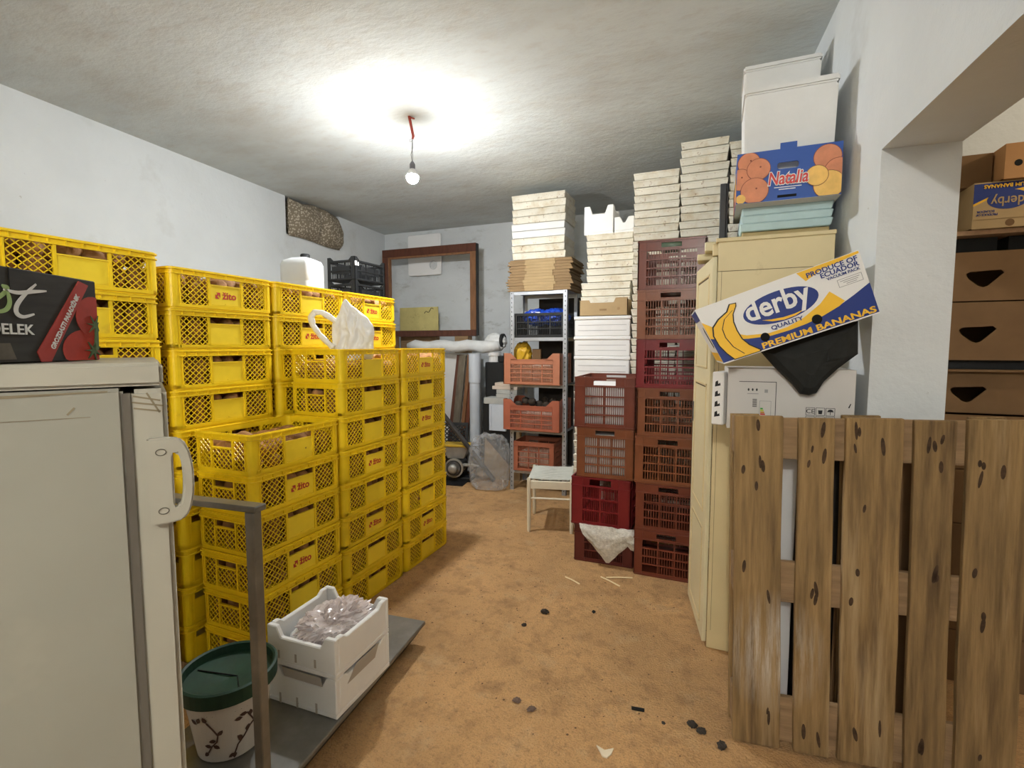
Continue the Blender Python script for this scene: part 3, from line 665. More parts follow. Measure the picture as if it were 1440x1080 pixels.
for k in range(9):
    x = -2.03 + k * 0.055
    solo('dark_lump', blob(60 + k, 2, 0.2, 1.6, (0.045, 0.045, 0.042), ridge=False), M_STONE, 'dark lump piled in the red terracotta crate', 'lump', (x + random.uniform(-.01, .01), 5.10 + 0.08 * (k % 3), LV[1] + 0.275 + 0.035 * (k % 2)), group='dark lumps in the red terracotta crate', smooth=True)
BM = slot_crate_meshes(0.57, 0.36, 0.265, M_BLK, post=0.03, band=0.03, foot=0.03, slotw=0, rows=3, nb=26, div=4, bw=0.006)
slot_crate('black_crate', 'black slotted crate with blue bags on the upper shelf', BM, 0.57, 0.36, (-1.775, 5.07 + 0.18, LV[3]), 0.0)
for k, (x, sx_) in enumerate(((-1.86, 0.10), (-1.64, 0.11))):
    solo('blue_bag', blob(70 + k, 5, 0.30, 2.6, (sx_ * 1.15, 0.13, 0.075)), M_BLUEBAG, 'crumpled blue bag, %s in the black crate' % ('left one' if k == 0 else 'right one'), 'bag', (x, 5.24, LV[3] + 0.225), smooth=True, group='blue bags in the black crate')
solo('white_card', MB().box(-0.06, 0.06, -0.002, 0.002, 0, 0.10), M_WPRINT, 'small white card in the black crate on the upper shelf', 'card', (-1.84, 5.12, LV[3] + 0.18))
solo('yellow_bag', blob(75, 4, 0.42, 1.7, (0.075, 0.06, 0.10), flat=-0.07), mat('mustard_film', (0.62, 0.36, 0.02), 0.45, 0.1, 9), 'mustard yellow bag in the light terracotta crate', 'bag', (-2.02, 5.22, LV[2] + 0.33), smooth=True)
solo('cardboard_piece', MB().box(-0.05, 0.05, -0.015, 0.015, 0, 0.14), M_CARDD, 'brown cardboard piece standing in the light terracotta crate', 'cardboard', (-1.85, 5.22, LV[2] + 0.245))
solo('shade_sheet', MB().box(-1.93, -1.42, 5.515, 5.53, 0, 2.17), mat('dark_shade', (0.03, 0.024, 0.019), 0.85, 0.2, 5), 'dark sheet added as shade behind the steel shelf unit', 'board')  # dark sheet stands in for the shade behind the shelf
# cardboard flats
zz = LV[4] + 0.002
for k in range(11):
    wv = 0.365 + random.uniform(-.012, .012) - (0.02 if 4 < k < 7 else 0); h = 0.0305
    t = thing('flattened_box', 'folded cardboard box, %s of the flat pile on the shelf unit' % (ORD[10 - k] if 10 - k < 10 else 'lowest'), 'cardboard', (-1.775 + random.uniform(-.012, .012), 5.04 + 0.25, zz), random.uniform(-.02, .02), 'folded boxes on the shelf unit')
    part('sheet', MB().box(-wv, wv, -0.24, 0.24, 0.001, h * 0.45).box(-wv + 0.02, wv - 0.01, -0.235, 0.23, h * 0.5, h - 0.001), M_CARD, t)
    part('flap', MB().box(-wv + 0.20, wv - 0.19, -0.244, -0.23, 0.000, h - 0.001), M_CARDL, t)
    zz += h
h = (3.24 - zz) / 9
mt = tray_mesh(0.60, 0.40, h)
for k in range(9):
    white = k in (3, 4)
    o = put('foam_tray', mt, None, (-1.785 + random.uniform(-.010, .010), 5.055 + 0.20, zz + k * h), (0, 0, random.uniform(-.015, .015)))
    if white: o.data = mt.copy(); o.data.materials[0] = M_FOAM
    tag(o, '%s foam tray, %s of the pile on the folded cardboard' % ('clean white' if white else 'cream stained', ORD[8 - k]), 'foam tray', 'trays on the shelf unit')

# ================================================================== STOOL
st = thing('stool', 'ivory wooden stool with woven seat beside the red crates', 'stool', (-1.478, 3.93, 0), R(14))
SW, SD, SHT = 0.40, 0.50, 0.47
for (x, y) in ((0.015, 0.015), (SW - 0.015, 0.015), (0.015, SD - 0.015), (SW - 0.015, SD - 0.015)):
    part('leg', MB().tube([(x, y, 0), (x, y, 0.02), (x, y, SHT - 0.01), (x, y, SHT + 0.012)], [0.013, 0.016, 0.018, 0.012], 10), M_STOOL, st, smooth=False)
part('rail', MB().box(0.01, SW - 0.01, 0.005, 0.027, SHT - 0.085, SHT - 0.015), M_STOOL, st, 0.003)
part('rail', MB().box(0.01, SW - 0.01, SD - 0.027, SD - 0.005, SHT - 0.07, SHT - 0.01), M_STOOL, st, 0.003)
part('rail', MB().box(0.005, 0.027, 0.02, SD - 0.02, SHT - 0.07, SHT - 0.015), M_STOOL, st, 0.003)
part('rail', MB().box(SW - 0.027, SW - 0.005, 0.02, SD - 0.02, SHT - 0.07, SHT - 0.015), M_STOOL, st, 0.003)
for y in (0.016, SD - 0.016): part('stretcher', MB().tube([(0.01, y, 0.30), (SW - 0.01, y, 0.30)], 0.009, 8), M_STOOL, st)
mb = MB()
for k in range(26):
    y = 0.03 + k * (SD - 0.06) / 25; mb.tube([(0.004, y, SHT - 0.02), (0.012, y, SHT + 0.002), (SW / 2, y, SHT - 0.004 + 0.003 * (k % 2)), (SW - 0.012, y, SHT + 0.002), (SW - 0.004, y, SHT - 0.02)], 0.0065, 6)
for k in range(5):
    x = 0.05 + k * (SW - 0.1) / 4; mb.box(x - 0.008, x + 0.008, 0.02, SD - 0.02, SHT - 0.008, SHT - 0.003)
part('woven_seat', mb, M_WEAVE, st)

# ================================================================== CREAM CABINET (door ajar)
CY = 2.75
cb = thing('cabinet', 'cream painted wooden cabinet with one door ajar', 'cabinet', (0, 0, 0))
X1 = 0.505; Y1 = 3.42; ZT = 2.165
mb = MB().box(0.0, X1, CY, CY + 0.02, 0.0, ZT - 0.02); part('side_panel', mb, M_CREAM, cb, 0.002)
part('side_panel', MB().box(0.0, X1 - 0.05, Y1 - 0.02, Y1, 0.0, ZT - 0.02), M_CREAM, cb, 0.002)
part('back_panel', MB().box(X1 - 0.055, X1 - 0.04, CY + 0.02, Y1 - 0.02, 0.05, ZT - 0.02), M_CREAM, cb)
for z in (0.06, 0.6, 1.1, 1.6): part('shelf_board', MB().box(0.015, X1 - 0.06, CY + 0.02, Y1 - 0.02, z, z + 0.018), M_CREAM, cb)
part('top', MB().box(-0.012, X1 + 0.003, CY - 0.008, Y1, ZT - 0.02, ZT), M_CREAM, cb, 0.003)
mb = MB().box(-0.028, 0.03, CY + 0.03, Y1, 2.085, 2.145); part('top_rail', mb, M_CREAM, cb, 0.003)
mb = MB().box(-0.11, -0.012, CY + 0.28, CY + 0.42, 2.105, 2.14).box(-0.07, -0.012, CY + 0.20, CY + 0.42, 2.14, 2.19); part('cornice', mb, M_CREAML, cb, 0.004)
part('seam', MB().box(0.0, X1, CY - 0.0008, CY, 1.998, 2.0005).box(0.018, 0.0195, CY - 0.0008, CY, 0.1, 2.0), M_GAP, cb)
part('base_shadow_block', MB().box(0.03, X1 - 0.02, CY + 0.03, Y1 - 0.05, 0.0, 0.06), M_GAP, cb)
dr = put('door', MB().box(-0.022, 0.0, 0, 0.52, 0.03, 2.075).mesh('door', M_CREAML, 0.003), cb, (-0.002, CY + 0.0, 0), (0, 0, R(10.5)))
def door_panel(z0, z1):
    fr = MB(); a0, a1 = 0.075, 0.445
    for (y0, y1, zz0, zz1) in ((a0, a1, z0, z0 + 0.012), (a0, a1, z1 - 0.012, z1), (a0, a0 + 0.012, z0, z1), (a1 - 0.012, a1, z0, z1)): fr.box(-0.026, -0.021, y0, y1, zz0, zz1)
    part('moulding', fr, M_CREAM, dr, 0.002)
    part('panel_line', MB().box(-0.0228, -0.0215, a0 + 0.014, a1 - 0.014, z1 - 0.020, z1 - 0.014).box(-0.0228, -0.0215, a0 + 0.014, a0 + 0.019, z0 + 0.014, z1 - 0.014), M_GAP, dr)
for z0, z1 in ((1.50, 2.0), (0.72, 1.42), (0.10, 0.64)): door_panel(z0, z1)
part('hinge', MB().box(-0.027, -0.018, 0.49, 0.515, 1.16, 1.28), M_METALD, dr)

# --- on the cabinet: pale blue slabs, citrus box, foam boxes, black tray
zz = ZT + 0.001
solo('foam_slab', MB().box(0.11, 0.495, 2.84, 3.30, zz, zz + 0.036), mat('yellowed_foam', (0.46, 0.36, 0.18), 0.9, 0.1, 8), 'yellowed foam slab lowest under the citrus box', 'slab', bevel=0.004); zz += 0.037
for k in range(3):
    solo('foam_slab', MB().taper(0.095 + k * 0.004, 0.505, 2.815 - 0.004 * k, 3.30, zz, zz + 0.037, 0.008), M_LBLUE, 'pale blue foam slab, %s of three under the citrus box' % ('lowest', 'middle one', 'topmost')[k], 'slab', bevel=0.004, group='pale blue foam slabs'); zz += 0.038
CBZ = zz
cz = thing('citrus_box', 'blue citrus fruit box printed with oranges on the pale slabs', 'box', (0.293, 2.72, CBZ))
W2, D2, H2 = 0.22, 0.42, 0.238
mb = MB(); t_ = 0.006
outer_f = [(-W2, 0), (W2, 0), (W2, H2), (-W2, H2)]
mb.ring(rrect(-W2, W2, 0, H2, 0.001), rrect(-0.045, 0.045, 0.145, 0.175, 0.012), 0, t_, XZ)
mb.box(-0.035, 0.035, 0.002, t_, H2, H2 + 0.028)
part('front_wall', mb, M_BLUEB, cz)
part('back_wall', MB().box(-W2, W2, D2 - t_, D2, 0, H2), M_BLUEB, cz)
part('side_wall', MB().box(-W2, -W2 + t_, t_, D2 - t_, 0, H2), M_BLUEB, cz); part('side_wall', MB().box(W2 - t_, W2, t_, D2 - t_, 0, H2), M_BLUEB, cz)
part('base', MB().box(-W2 + t_, W2 - t_, t_, D2 - t_, 0, 0.006).box(-W2, W2, 0, D2, -0.001, 0.0), M_GREYBOX, cz)
def disc(parent, cx, cy, r, m, lvl, fr=XZ, sgn=-1, name='orange_print', clip=None, n=28, ry=None):
    p = ell(cx, cy, r, ry or r, n)
    if clip: p = [(min(max(a, clip[0]), clip[1]), min(max(b, clip[2]), clip[3])) for a, b in p]
    t0, t1 = sorted((sgn * 0.0007 * lvl, sgn * 0.0007 * (lvl - 0.9)))
    return part(name, MB().prism(p, t0, t1, fr), m, parent)
CLP = (-W2 + 0.001, W2 - 0.001, 0.001, H2 - 0.001)
for i, (cx, cy, r) in enumerate(((-0.168, 0.19, 0.048), (-0.205, 0.115, 0.05), (-0.125, 0.155, 0.05), (-0.14, 0.055, 0.060))):
    disc(cz, cx, cy, r + 0.0025, M_ORLINE, 1 + 2 * i, clip=CLP); disc(cz, cx, cy, r, M_ORANGE, 2 + 2 * i, clip=CLP)
    disc(cz, cx + 0.008, cy + 0.01, 0.004, M_ORLINE, 3 + 2 * i, clip=CLP)
for i, (cx, cy, r, m) in enumerate(((0.16, 0.175, 0.055, M_ORANGE), (0.205, 0.11, 0.055, M_ORANGE), (0.17, 0.05, 0.062, M_ORANGEL), (0.12, 0.095, 0.045, M_ORANGEL))):
    disc(cz, cx, cy, r + 0.0025, M_ORLINE, 1 + 2 * i, clip=CLP); disc(cz, cx, cy, r, m, 2 + 2 * i, clip=CLP)
disc(cz, -0.20, 0.02, 0.022, M_ORANGEL, 10, clip=CLP)
text('Natalia', 0.083, M_WPRINT, cz, (0.0, -0.0066, 0.098), FRONT, shear=0.15, bold=0.0052, sx=0.72)
text('Natalia', 0.083, mat('logo_red', (0.62, 0.04, 0.035), 0.5), cz, (0.0, -0.0076, 0.098), FRONT, shear=0.15, bold=0.0012, sx=0.72)
for k in range(2): part('small_print', MB().box(-0.055 + 0.02 * k, 0.06 - 0.025 * k, -0.0008, 0, 0.058 - k * 0.010, 0.062 - k * 0.010), M_WPRINT, cz)
part('slot', MB().box(-0.04, 0.04, -0.0009, 0, 0.012, 0.024), M_BLKH, cz)
LS = lambda a, b, t: (-W2 - 0.0 + t, a, b)
for i, (cy_, cz_, r) in enumerate(((0.05, 0.05, 0.06), (0.14, 0.12, 0.07), (0.25, 0.06, 0.07), (0.35, 0.14, 0.06))):
    disc(cz, cy_, cz_, r, (M_ORANGE, M_ORANGEL)[i % 2], 1 + i, fr=LS, clip=(0.002, D2 - 0.002, 0.001, H2 - 0.001))
text('Natalia', 0.09, M_WPRINT, cz, (-W2 - 0.005, 0.2, 0.16), LEFT, shear=0.15, bold=0.002, sx=0.75)
# foam box standing in the citrus box, and two more behind
def lidded_foam(label, x0, x1, y0, y1, z0, z1, lid=0.05, group=None):
    t = thing('foam_box', label, 'foam box', ((x0 + x1) / 2, y0, z0), 0, group); a = (x1 - x0) / 2; d = y1 - y0; h = z1 - z0
    part('body', MB().taper(-a, a, 0, d, 0, h - lid, 0.012), M_FOAM, t, 0.008, seg=2); part('lid', MB().box(-a - 0.004, a + 0.004, -0.004, d + 0.004, h - lid, h), M_FOAM, t, 0.008, seg=2)
lidded_foam('scuffed white foam box standing inside the citrus box', 0.10, 0.495, 2.775, 3.11, CBZ + 0.008, 2.885, 0.035, 'white foam boxes on the cabinet')
lidded_foam('white foam box lowest behind the citrus box', 0.10, 0.47, 3.16, 3.42, ZT + 0.002, 2.68, 0.04, 'white foam boxes on the cabinet')
lidded_foam('white foam box reaching almost to the ceiling above the cabinet', 0.105, 0.475, 3.13, 3.44, 2.682, 3.165, 0.03, 'white foam boxes on the cabinet')
bt = thing('black_tray_or_shade', 'black plastic tray standing on edge beside the citrus box', 'tray', (0.0, 3.0, ZT + 0.003))
part('panel', MB().box(0.032, 0.042, 0, 0.30, 0, 0.34), M_BLK, bt, 0.003)
part('rim', MB().box(0.0, 0.032, 0, 0.012, 0, 0.34).box(0.0, 0.032, 0.288, 0.30, 0, 0.34).box(0.0, 0.032, 0.012, 0.288, 0, 0.012).box(0.0, 0.032, 0.012, 0.288, 0.328, 0.34), M_BLK, bt, 0.002)
part('ring_mark', MB().ring(ell(0.15, 0.26, 0.035, 0.035), ell(0.15, 0.26, 0.025, 0.025), -0.001, 0.0315, YZ), mat('dull_gold', (0.16, 0.12, 0.06), 0.6), bt)

# ================================================================== BANANA BOX, CARTON, BLACK SHEET BESIDE THE PILLAR
GB = thing('lamp_carton', 'grey white carton with small labels under the banana box', 'box', (0.055, 2.345, 1.262), R(2))
part('body', MB().box(0, 0.475, 0, 0.30, 0, 0.262), M_GREYBOX, GB, 0.002)
part('panel_outline', MB().box(0.045, 0.19, -0.0008, 0, 0.205, 0.2075).box(0.1875, 0.19, -0.0008, 0, 0.0, 0.2075), M_BLACKP, GB)
for i in range(3): part('icon', MB().prism(ell(0.083 + i * 0.016, 0.172, 0.0035, 0.006, 10), -0.0008, 0, XZ), M_BLACKP, GB)
part('small_print', MB().box(0.078, 0.122, -0.0008, 0, 0.153, 0.156).box(0.145, 0.158, -0.0008, 0, 0.16, 0.174), M_GREYP, GB)
mb = MB()
for i in range(7): mb.box(0.100, 0.117, -0.0008, 0, 0.098 + i * 0.0052, 0.1005 + i * 0.0052)
part('barcode', mb, M_BLACKP, GB)
for i, c in enumerate(((0.05, 0.35, 0.06), (0.45, 0.5, 0.03), (0.6, 0.25, 0.02), (0.5, 0.04, 0.03))):
    part('energy_label_bar', MB().box(0.131, 0.141 + i * 0.003, -0.0008, 0, 0.088 - i * 0.008, 0.0945 - i * 0.008), mat('energy_%d' % i, c, 0.6), GB)
part('energy_label_frame', MB().ring(rrect(0.127, 0.172, 0.04, 0.125, 0.001, 1), rrect(0.1285, 0.1705, 0.0415, 0.1235, 0.001, 1), -0.0008, 0, XZ), M_GREYP, GB)
part('small_print', MB().box(0.078, 0.115, -0.0008, 0, 0.060, 0.063).box(0.078, 0.105, -0.0008, 0, 0.052, 0.055), M_GREYP, GB)
for i in range(3):
    for j in range(2):
        x, z = 0.302 + i * 0.036, 0.035 + j * 0.036
        part('symbol_frame', MB().ring(rrect(x, x + 0.033, z, z + 0.033, 0.001, 1), rrect(x + 0.0015, x + 0.0315, z + 0.0015, z + 0.0315, 0.001, 1), -0.0008, 0, XZ), M_BLACKP, GB)
text('CE', 0.026, M_BLACKP, GB, (0.3185, -0.0004, 0.0875), FRONT)
for x, z, k in ((0.3545, 0.0875, 0), (0.3905, 0.0875, 1), (0.3185, 0.0515, 2), (0.3545, 0.0515, 0), (0.3905, 0.0515, 3)):
    if k == 1: p = MB().prism([(x - 0.012, z), (x + 0.012, z), (x + 0.007, z + 0.009), (x, z + 0.011), (x - 0.007, z + 0.009)], -0.0008, 0, XZ).box(x - 0.001, x + 0.001, -0.0008, 0, z - 0.012, z)
    elif k == 2: p = MB().ring(ell(x, z, 0.010, 0.010, 3), ell(x, z, 0.006, 0.006, 3), -0.0008, 0, XZ)
    elif k == 3: p = MB().prism([(x - 0.008, z + 0.011), (x + 0.008, z + 0.011), (x + 0.002, z), (x + 0.002, z - 0.009), (x + 0.008, z - 0.011), (x - 0.008, z - 0.011), (x - 0.002, z - 0.009), (x - 0.002, z)], -0.0008, 0, XZ)
    else: p = MB().prism([(x - 0.006, z - 0.010), (x + 0.006, z - 0.010), (x + 0.008, z + 0.006), (x - 0.008, z + 0.006)], -0.0008, 0, XZ)
    part('symbol', p, M_BLACKP, GB)
part('scratch', MB().prism([(0.452, 0.108), (0.456, 0.106), (0.462, 0.124), (0.459, 0.125)], -0.0008, 0, XZ), M_BLACKP, GB)
# narrow upright pack at the carton's left end
SP = thing('narrow_pack', 'narrow white pack with black marks at the carton end', 'box', (-0.008, 2.36, 1.272), R(-18))
part('body', MB().box(0, 0.05, 0, 0.18, 0, 0.235), M_WPRINT, SP, 0.004)
for i in range(4):
    z_ = 0.035 + 0.045 * i
    part('black_mark', MB().prism([(0.012, z_), (0.036, z_ + 0.006), (0.034, z_ + 0.018), (0.026, z_ + 0.012), (0.024, z_ + 0.028), (0.014, z_ + 0.022)], -0.0008, 0.0, XZ), M_BLACKP, SP)
# supports hidden behind the pallet
solo('foam_block_stack', MB().box(0.17, 0.335, 2.35, 2.66, 0.0, 0.64).box(0.172, 0.333, 2.352, 2.658, 0.64, 0.645).box(0.17, 0.335, 2.35, 2.66, 0.645, 1.255), mat('white_sheet_steel', (0.72, 0.72, 0.72), 0.5, 0.03, 4), 'narrow white cabinet seen through the leftmost pallet gap', 'cabinet', bevel=0.004)
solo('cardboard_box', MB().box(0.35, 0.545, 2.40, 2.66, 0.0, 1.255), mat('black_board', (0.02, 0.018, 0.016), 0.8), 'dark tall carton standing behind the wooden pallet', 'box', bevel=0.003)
# banana box
DB = thing('banana_box', 'tilted white, blue and yellow banana box leaning on the carton', 'box', (0.035, 2.185, 1.548), rot=Euler((0, R(-20.3), R(5)), 'XYZ'))
DB.rotation_mode = 'ZYX' if False else 'XYZ'
bw_, bh_, bd_ = 0.565, 0.248, 0.30
mb = MB()
tp = 0.008
def bx_wall(p0, p1): pass
# front wall with its two round vent holes is a plate; holes shown by recessed black discs behind real rings
mb.prism([(0, 0), (bw_, 0), (bw_ + tp, bh_), (-0.035, bh_)], 0, 0.005, XZ)
part('front_wall', mb, M_WPRINT, DB)
part('back_wall', MB().prism([(0, 0), (bw_, 0), (bw_ + tp, bh_), (-0.035, bh_)], bd_ - 0.005, bd_, XZ), M_WPRINT, DB)
part('top', MB().box(-0.032, bw_ + tp - 0.002, 0.005, bd_ - 0.005, bh_ - 0.005, bh_), M_WPRINT, DB)
mb = MB(); mb.add([(0, 0.005, 0), (0, bd_ - 0.005, 0), (-0.035, bd_ - 0.005, bh_), (-0.035, 0.005, bh_), (0.005, 0.005, 0), (0.005, bd_ - 0.005, 0), (-0.03, bd_ - 0.005, bh_), (-0.03, 0.005, bh_)], [(0, 1, 2, 3), (7, 6, 5, 4), (0, 4, 5, 1), (1, 5, 6, 2), (2, 6, 7, 3), (3, 7, 4, 0)])
part('end_wall', mb, M_WPRINT, DB)
part('end_wall', MB().box(bw_ - 0.004, bw_ + 0.001, 0.005, bd_ - 0.005, 0, bh_ - 0.005), M_WPRINT, DB)
part('base', MB().box(0.005, bw_ - 0.005, 0.005, bd_ - 0.005, 0, 0.005), M_CARDL, DB)
def fl(name, poly, m, lvl): return part(name, MB().prism(poly, -0.0007 * lvl, -0.0007 * (lvl - 1) + 0.0, XZ), m, DB)
def FX(u, v): return (-0.035 * v + u * (bw_ + (0.035 + tp) * v), v * bh_)          # unit face coordinates
def fp(name, pts, m, lvl): return fl(name, [FX(*p) for p in pts], m, lvl)
def wave(t): return 0.30 + 0.05 * math.sin(t * 6) if False else None
FW = bw_ + 0.02
curve_top = [(1.0, 0.485), (0.90, 0.385), (0.80, 0.30), (0.69, 0.235), (0.58, 0.20), (0.47, 0.19), (0.353, 0.20), (0.22, 0.27), (0.10, 0.36), (0.0, 0.47)]
fp('blue_field', [(0, 0.02), (1, 0.02)] + curve_top, M_BLUEP, 1)
fp('yellow_band', [(0.0, 0.46), (0.10, 0.355), (0.22, 0.265), (0.353, 0.195), (0.47, 0.185), (0.58, 0.195), (0.69, 0.23), (0.80, 0.295), (0.838, 0.345), (0.775, 0.555), (0.70, 0.42), (0.58, 0.30), (0.47, 0.245), (0.353, 0.245), (0.22, 0.325), (0.10, 0.50), (0.0, 0.76)], M_YPRINT, 2)
fp('yellow_corner', [(0.64, 0.992), (0.673, 0.825), (0.78, 0.915), (0.995, 0.955), (0.995, 0.992)], M_YPRINT, 1)
part('blue_oval', MB().prism([FX(a, b) for a, b in ell(0.481, 0.596, 0.232, 0.243, 40, rot=0.0)], -0.0028, 0, XZ), M_BLUEP, DB)
part('oval_outline', MB().ring([FX(a, b) for a, b in ell(0.481, 0.596, 0.243, 0.265, 40)], [FX(a, b) for a, b in ell(0.481, 0.596, 0.2325, 0.244, 40)], -0.0026, 0, XZ), M_WPRINT, DB)
def ft(body, u, v, w_, h_, m, lvl, bold=0.0): 
    c = FX(u, v); text(body, 0.1, m, DB, (c[0], -0.0007 * lvl - 0.0004, c[1]), FRONT, fit=(w_ * FW, h_ * bh_), bold=bold)
ft('derby', 0.470, 0.622, 0.405, 0.44, M_WPRINT, 5, 0.0022)
fp('smile_stroke', [(0.345, 0.475), (0.40, 0.405), (0.47, 0.37), (0.54, 0.375), (0.61, 0.425), (0.54, 0.408), (0.47, 0.412), (0.40, 0.44)], M_YPRINT, 6)
ft('QUALITY', 0.477, 0.300, 0.200, 0.080, M_BLUEP, 4, 0.002)
ft('PREMIUM BANANAS', 0.632, 0.082, 0.69, 0.100, M_YPRINT, 3, 0.003)
ft('PRODUCE OF', 0.832, 0.900, 0.300, 0.078, M_BLUEP, 3, 0.002); ft('ECUADOR', 0.868, 0.818, 0.225, 0.076, M_BLUEP, 3, 0.002); ft('VACUUM PACK', 0.880, 0.742, 0.195, 0.045, M_BLUEP, 3, 0.002)
part('stamp_frame', MB().ring([FX(a, b) for a, b in ((0.835, 0.555), (0.975, 0.555), (0.975, 0.675), (0.835, 0.675))], [FX(a, b) for a, b in ((0.8375, 0.562), (0.9725, 0.562), (0.9725, 0.668), (0.8375, 0.668))], -0.0008, 0, XZ), M_GREYP, DB)
for k in range(3): fp('small_print', [(0.88 - 0.015 * k, 0.58 + 0.028 * k), (0.94 + 0.010 * k, 0.58 + 0.028 * k), (0.94 + 0.010 * k, 0.589 + 0.028 * k), (0.88 - 0.015 * k, 0.589 + 0.028 * k)], M_GREYP, 1)
# banana drawing (plain fruit)
ban_o = [(0.205, 0.90), (0.25, 0.885), (0.243, 0.83), (0.205, 0.72), (0.187, 0.60), (0.182, 0.45), (0.187, 0.30), (0.212, 0.17), (0.265, 0.035), (0.258, 0.012), (0.075, 0.012), (0.045, 0.15), (0.025, 0.30), (0.022, 0.49), (0.045, 0.63), (0.10, 0.73), (0.17, 0.80)]
ban_i = [(0.210, 0.885), (0.243, 0.873), (0.235, 0.83), (0.197, 0.72), (0.179, 0.60), (0.174, 0.45), (0.179, 0.295), (0.204, 0.165), (0.254, 0.035), (0.248, 0.024), (0.081, 0.024), (0.053, 0.152), (0.033, 0.305), (0.030, 0.48), (0.052, 0.615), (0.106, 0.712), (0.176, 0.785)]
part('banana_outline', MB().prism([FX(*p) for p in ban_o], -0.0030, 0, XZ), M_BLACKP, DB); part('banana_print', MB().prism([FX(*p) for p in ban_i], -0.0037, -0.0002, XZ), M_YPRINT, DB)
ln = [(0.205, 0.785), (0.135, 0.69), (0.095, 0.55), (0.088, 0.40), (0.105, 0.22), (0.15, 0.06)]
part('banana_ridge', MB().prism([FX(a, b) for a, b in ln] + [FX(a + 0.006, b) for a, b in ln[::-1]], -0.0043, -0.0005, XZ), M_BLACKP, DB)
for (u, v, r) in ((0.318, 0.206, 0.0165), (0.649, 0.211, 0.0175)): part('vent_hole', MB().prism(ell(*FX(u, v), r, r * 1.05, 20), -0.0048, 0, XZ), M_BLKH, DB)
LSd = lambda a, b, t: (-0.035 * b / bh_ + t, a, b)
part('end_print', MB().prism([(0.012, 0.20), (bd_ - 0.012, 0.20), (bd_ - 0.012, 0.242), (0.012, 0.242)], -0.0012, 0.0008, LSd), M_BLUEP, DB)
part('end_print', MB().prism([(0.012, 0.01), (bd_ - 0.012, 0.01), (bd_ - 0.012, 0.05), (0.012, 0.05)], -0.0012, 0.0008, LSd), M_YPRINT, DB)
part('end_print', MB().prism([(0.03, 0.08), (0.06, 0.07), (0.09, 0.15), (0.06, 0.17)], -0.0012, 0.0008, LSd), M_BLACKP, DB)
# black sheet drooping under the banana box
mb = MB(); poly = [(0.175, 1.60), (0.30, 1.66), (0.42, 1.70), (0.515, 1.72), (0.520, 1.59), (0.500, 1.572), (0.455, 1.530), (0.410, 1.478), (0.385, 1.430), (0.360, 1.420), (0.328, 1.425), (0.300, 1.462), (0.235, 1.528)]
n_ = len(poly); rings = []
for s_, yy in ((1.0, 2.335), (1.0, 2.315), (0.95, 2.296), (0.75, 2.284), (0.35, 2.278)):
    rings.append([(0.36 + (a - 0.36) * s_, yy + 0.006 * noise.noise(Vector((a * 20, b * 20, s_))), 1.55 + (b - 1.55) * s_) for a, b in poly])
vs = [p for r_ in rings for p in r_]; fs = [tuple(reversed(range(n_)))] + [(k * n_ + i, k * n_ + (i + 1) % n_, (k + 1) * n_ + (i + 1) % n_, (k + 1) * n_ + i) for k in range(4) for i in range(n_)] + [tuple(4 * n_ + i for i in range(n_))]
mb.add(vs, fs)
solo('black_sheet', mb, mat('black_felt', (0.010, 0.011, 0.010), 0.8, 0.3, 30), 'black plastic sheet bulging out under the tilted banana box', 'sheet')

# ================================================================== WOODEN PALLET
PL = thing('wooden_pallet', 'upright wooden pallet leaning in the opening at the right', 'pallet', (0.112, 2.11, 0.004), rot=Euler((0, R(-1.4), R(5.5)), 'XYZ'))
PH = 1.345
edges = [(0.0, 0.172), (0.222, 0.345), (0.378, 0.558), (0.594, 0.716), (0.748, 0.925)]
def plank(x0, x1, z0, z1, y0, y1, seed, name, m, cut=0.006):
    mb = MB(); n = 9; lf, rtp = [], []
    for k in range(n):
        z = z0 + (z1 - z0) * k / (n - 1); lf.append((x0 + cut * noise.noise(Vector((seed, z * 3, 0.3))), z)); rtp.append((x1 + cut * noise.noise(Vector((seed + 9, z * 3, 0.7))), z))
    mb.prism(lf[::-1] + rtp, y0, y1, XZ) if False else mb.prism(rtp + lf[::-1], y0, y1, XZ)
    return part(name, mb, m, PL, 0.0022)
for i, (a, b) in enumerate(edges):
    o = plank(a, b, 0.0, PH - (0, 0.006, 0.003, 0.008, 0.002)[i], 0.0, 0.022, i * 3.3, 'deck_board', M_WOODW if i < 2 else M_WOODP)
    rr = random.Random(i + 3)
    for k in range(9):
        z = (rr.uniform(1.12, 1.31) if k < 4 else rr.uniform(0.62, 0.80) if k < 6 else rr.uniform(0.03, 0.16) if k < 8 else rr.uniform(0.2, 1.1)); x = rr.uniform(a + 0.03, b - 0.03)
        part('knot', MB().prism(ell(x, z, rr.uniform(0.0035, 0.008), rr.uniform(0.012, 0.036), 12, rot=rr.uniform(-.2, .2)), -0.0006, 0.0, XZ), M_KNOT, o)
for z0, z1 in ((1.175, 1.335), (0.600, 0.765), (0.02, 0.205)):
    part('cross_board', MB().box(0.004, 0.921, 0.0225, 0.044, z0, z1), M_WOODPH, PL, 0.002)
for x0, x1 in ((0.0, 0.11), (0.405, 0.535), (0.815, 0.925)):
    for z0, z1 in ((1.185, 1.33), (0.61, 0.755), (0.03, 0.19)): part('block', MB().box(x0 + 0.004, x1 - 0.004, 0.0445, 0.128, z0, z1), M_WOODPH, PL, 0.002)
    part('bottom_board', MB().box(x0, x1, 0.1285, 0.150, 0.0, PH - 0.01), M_WOODP, PL, 0.002)

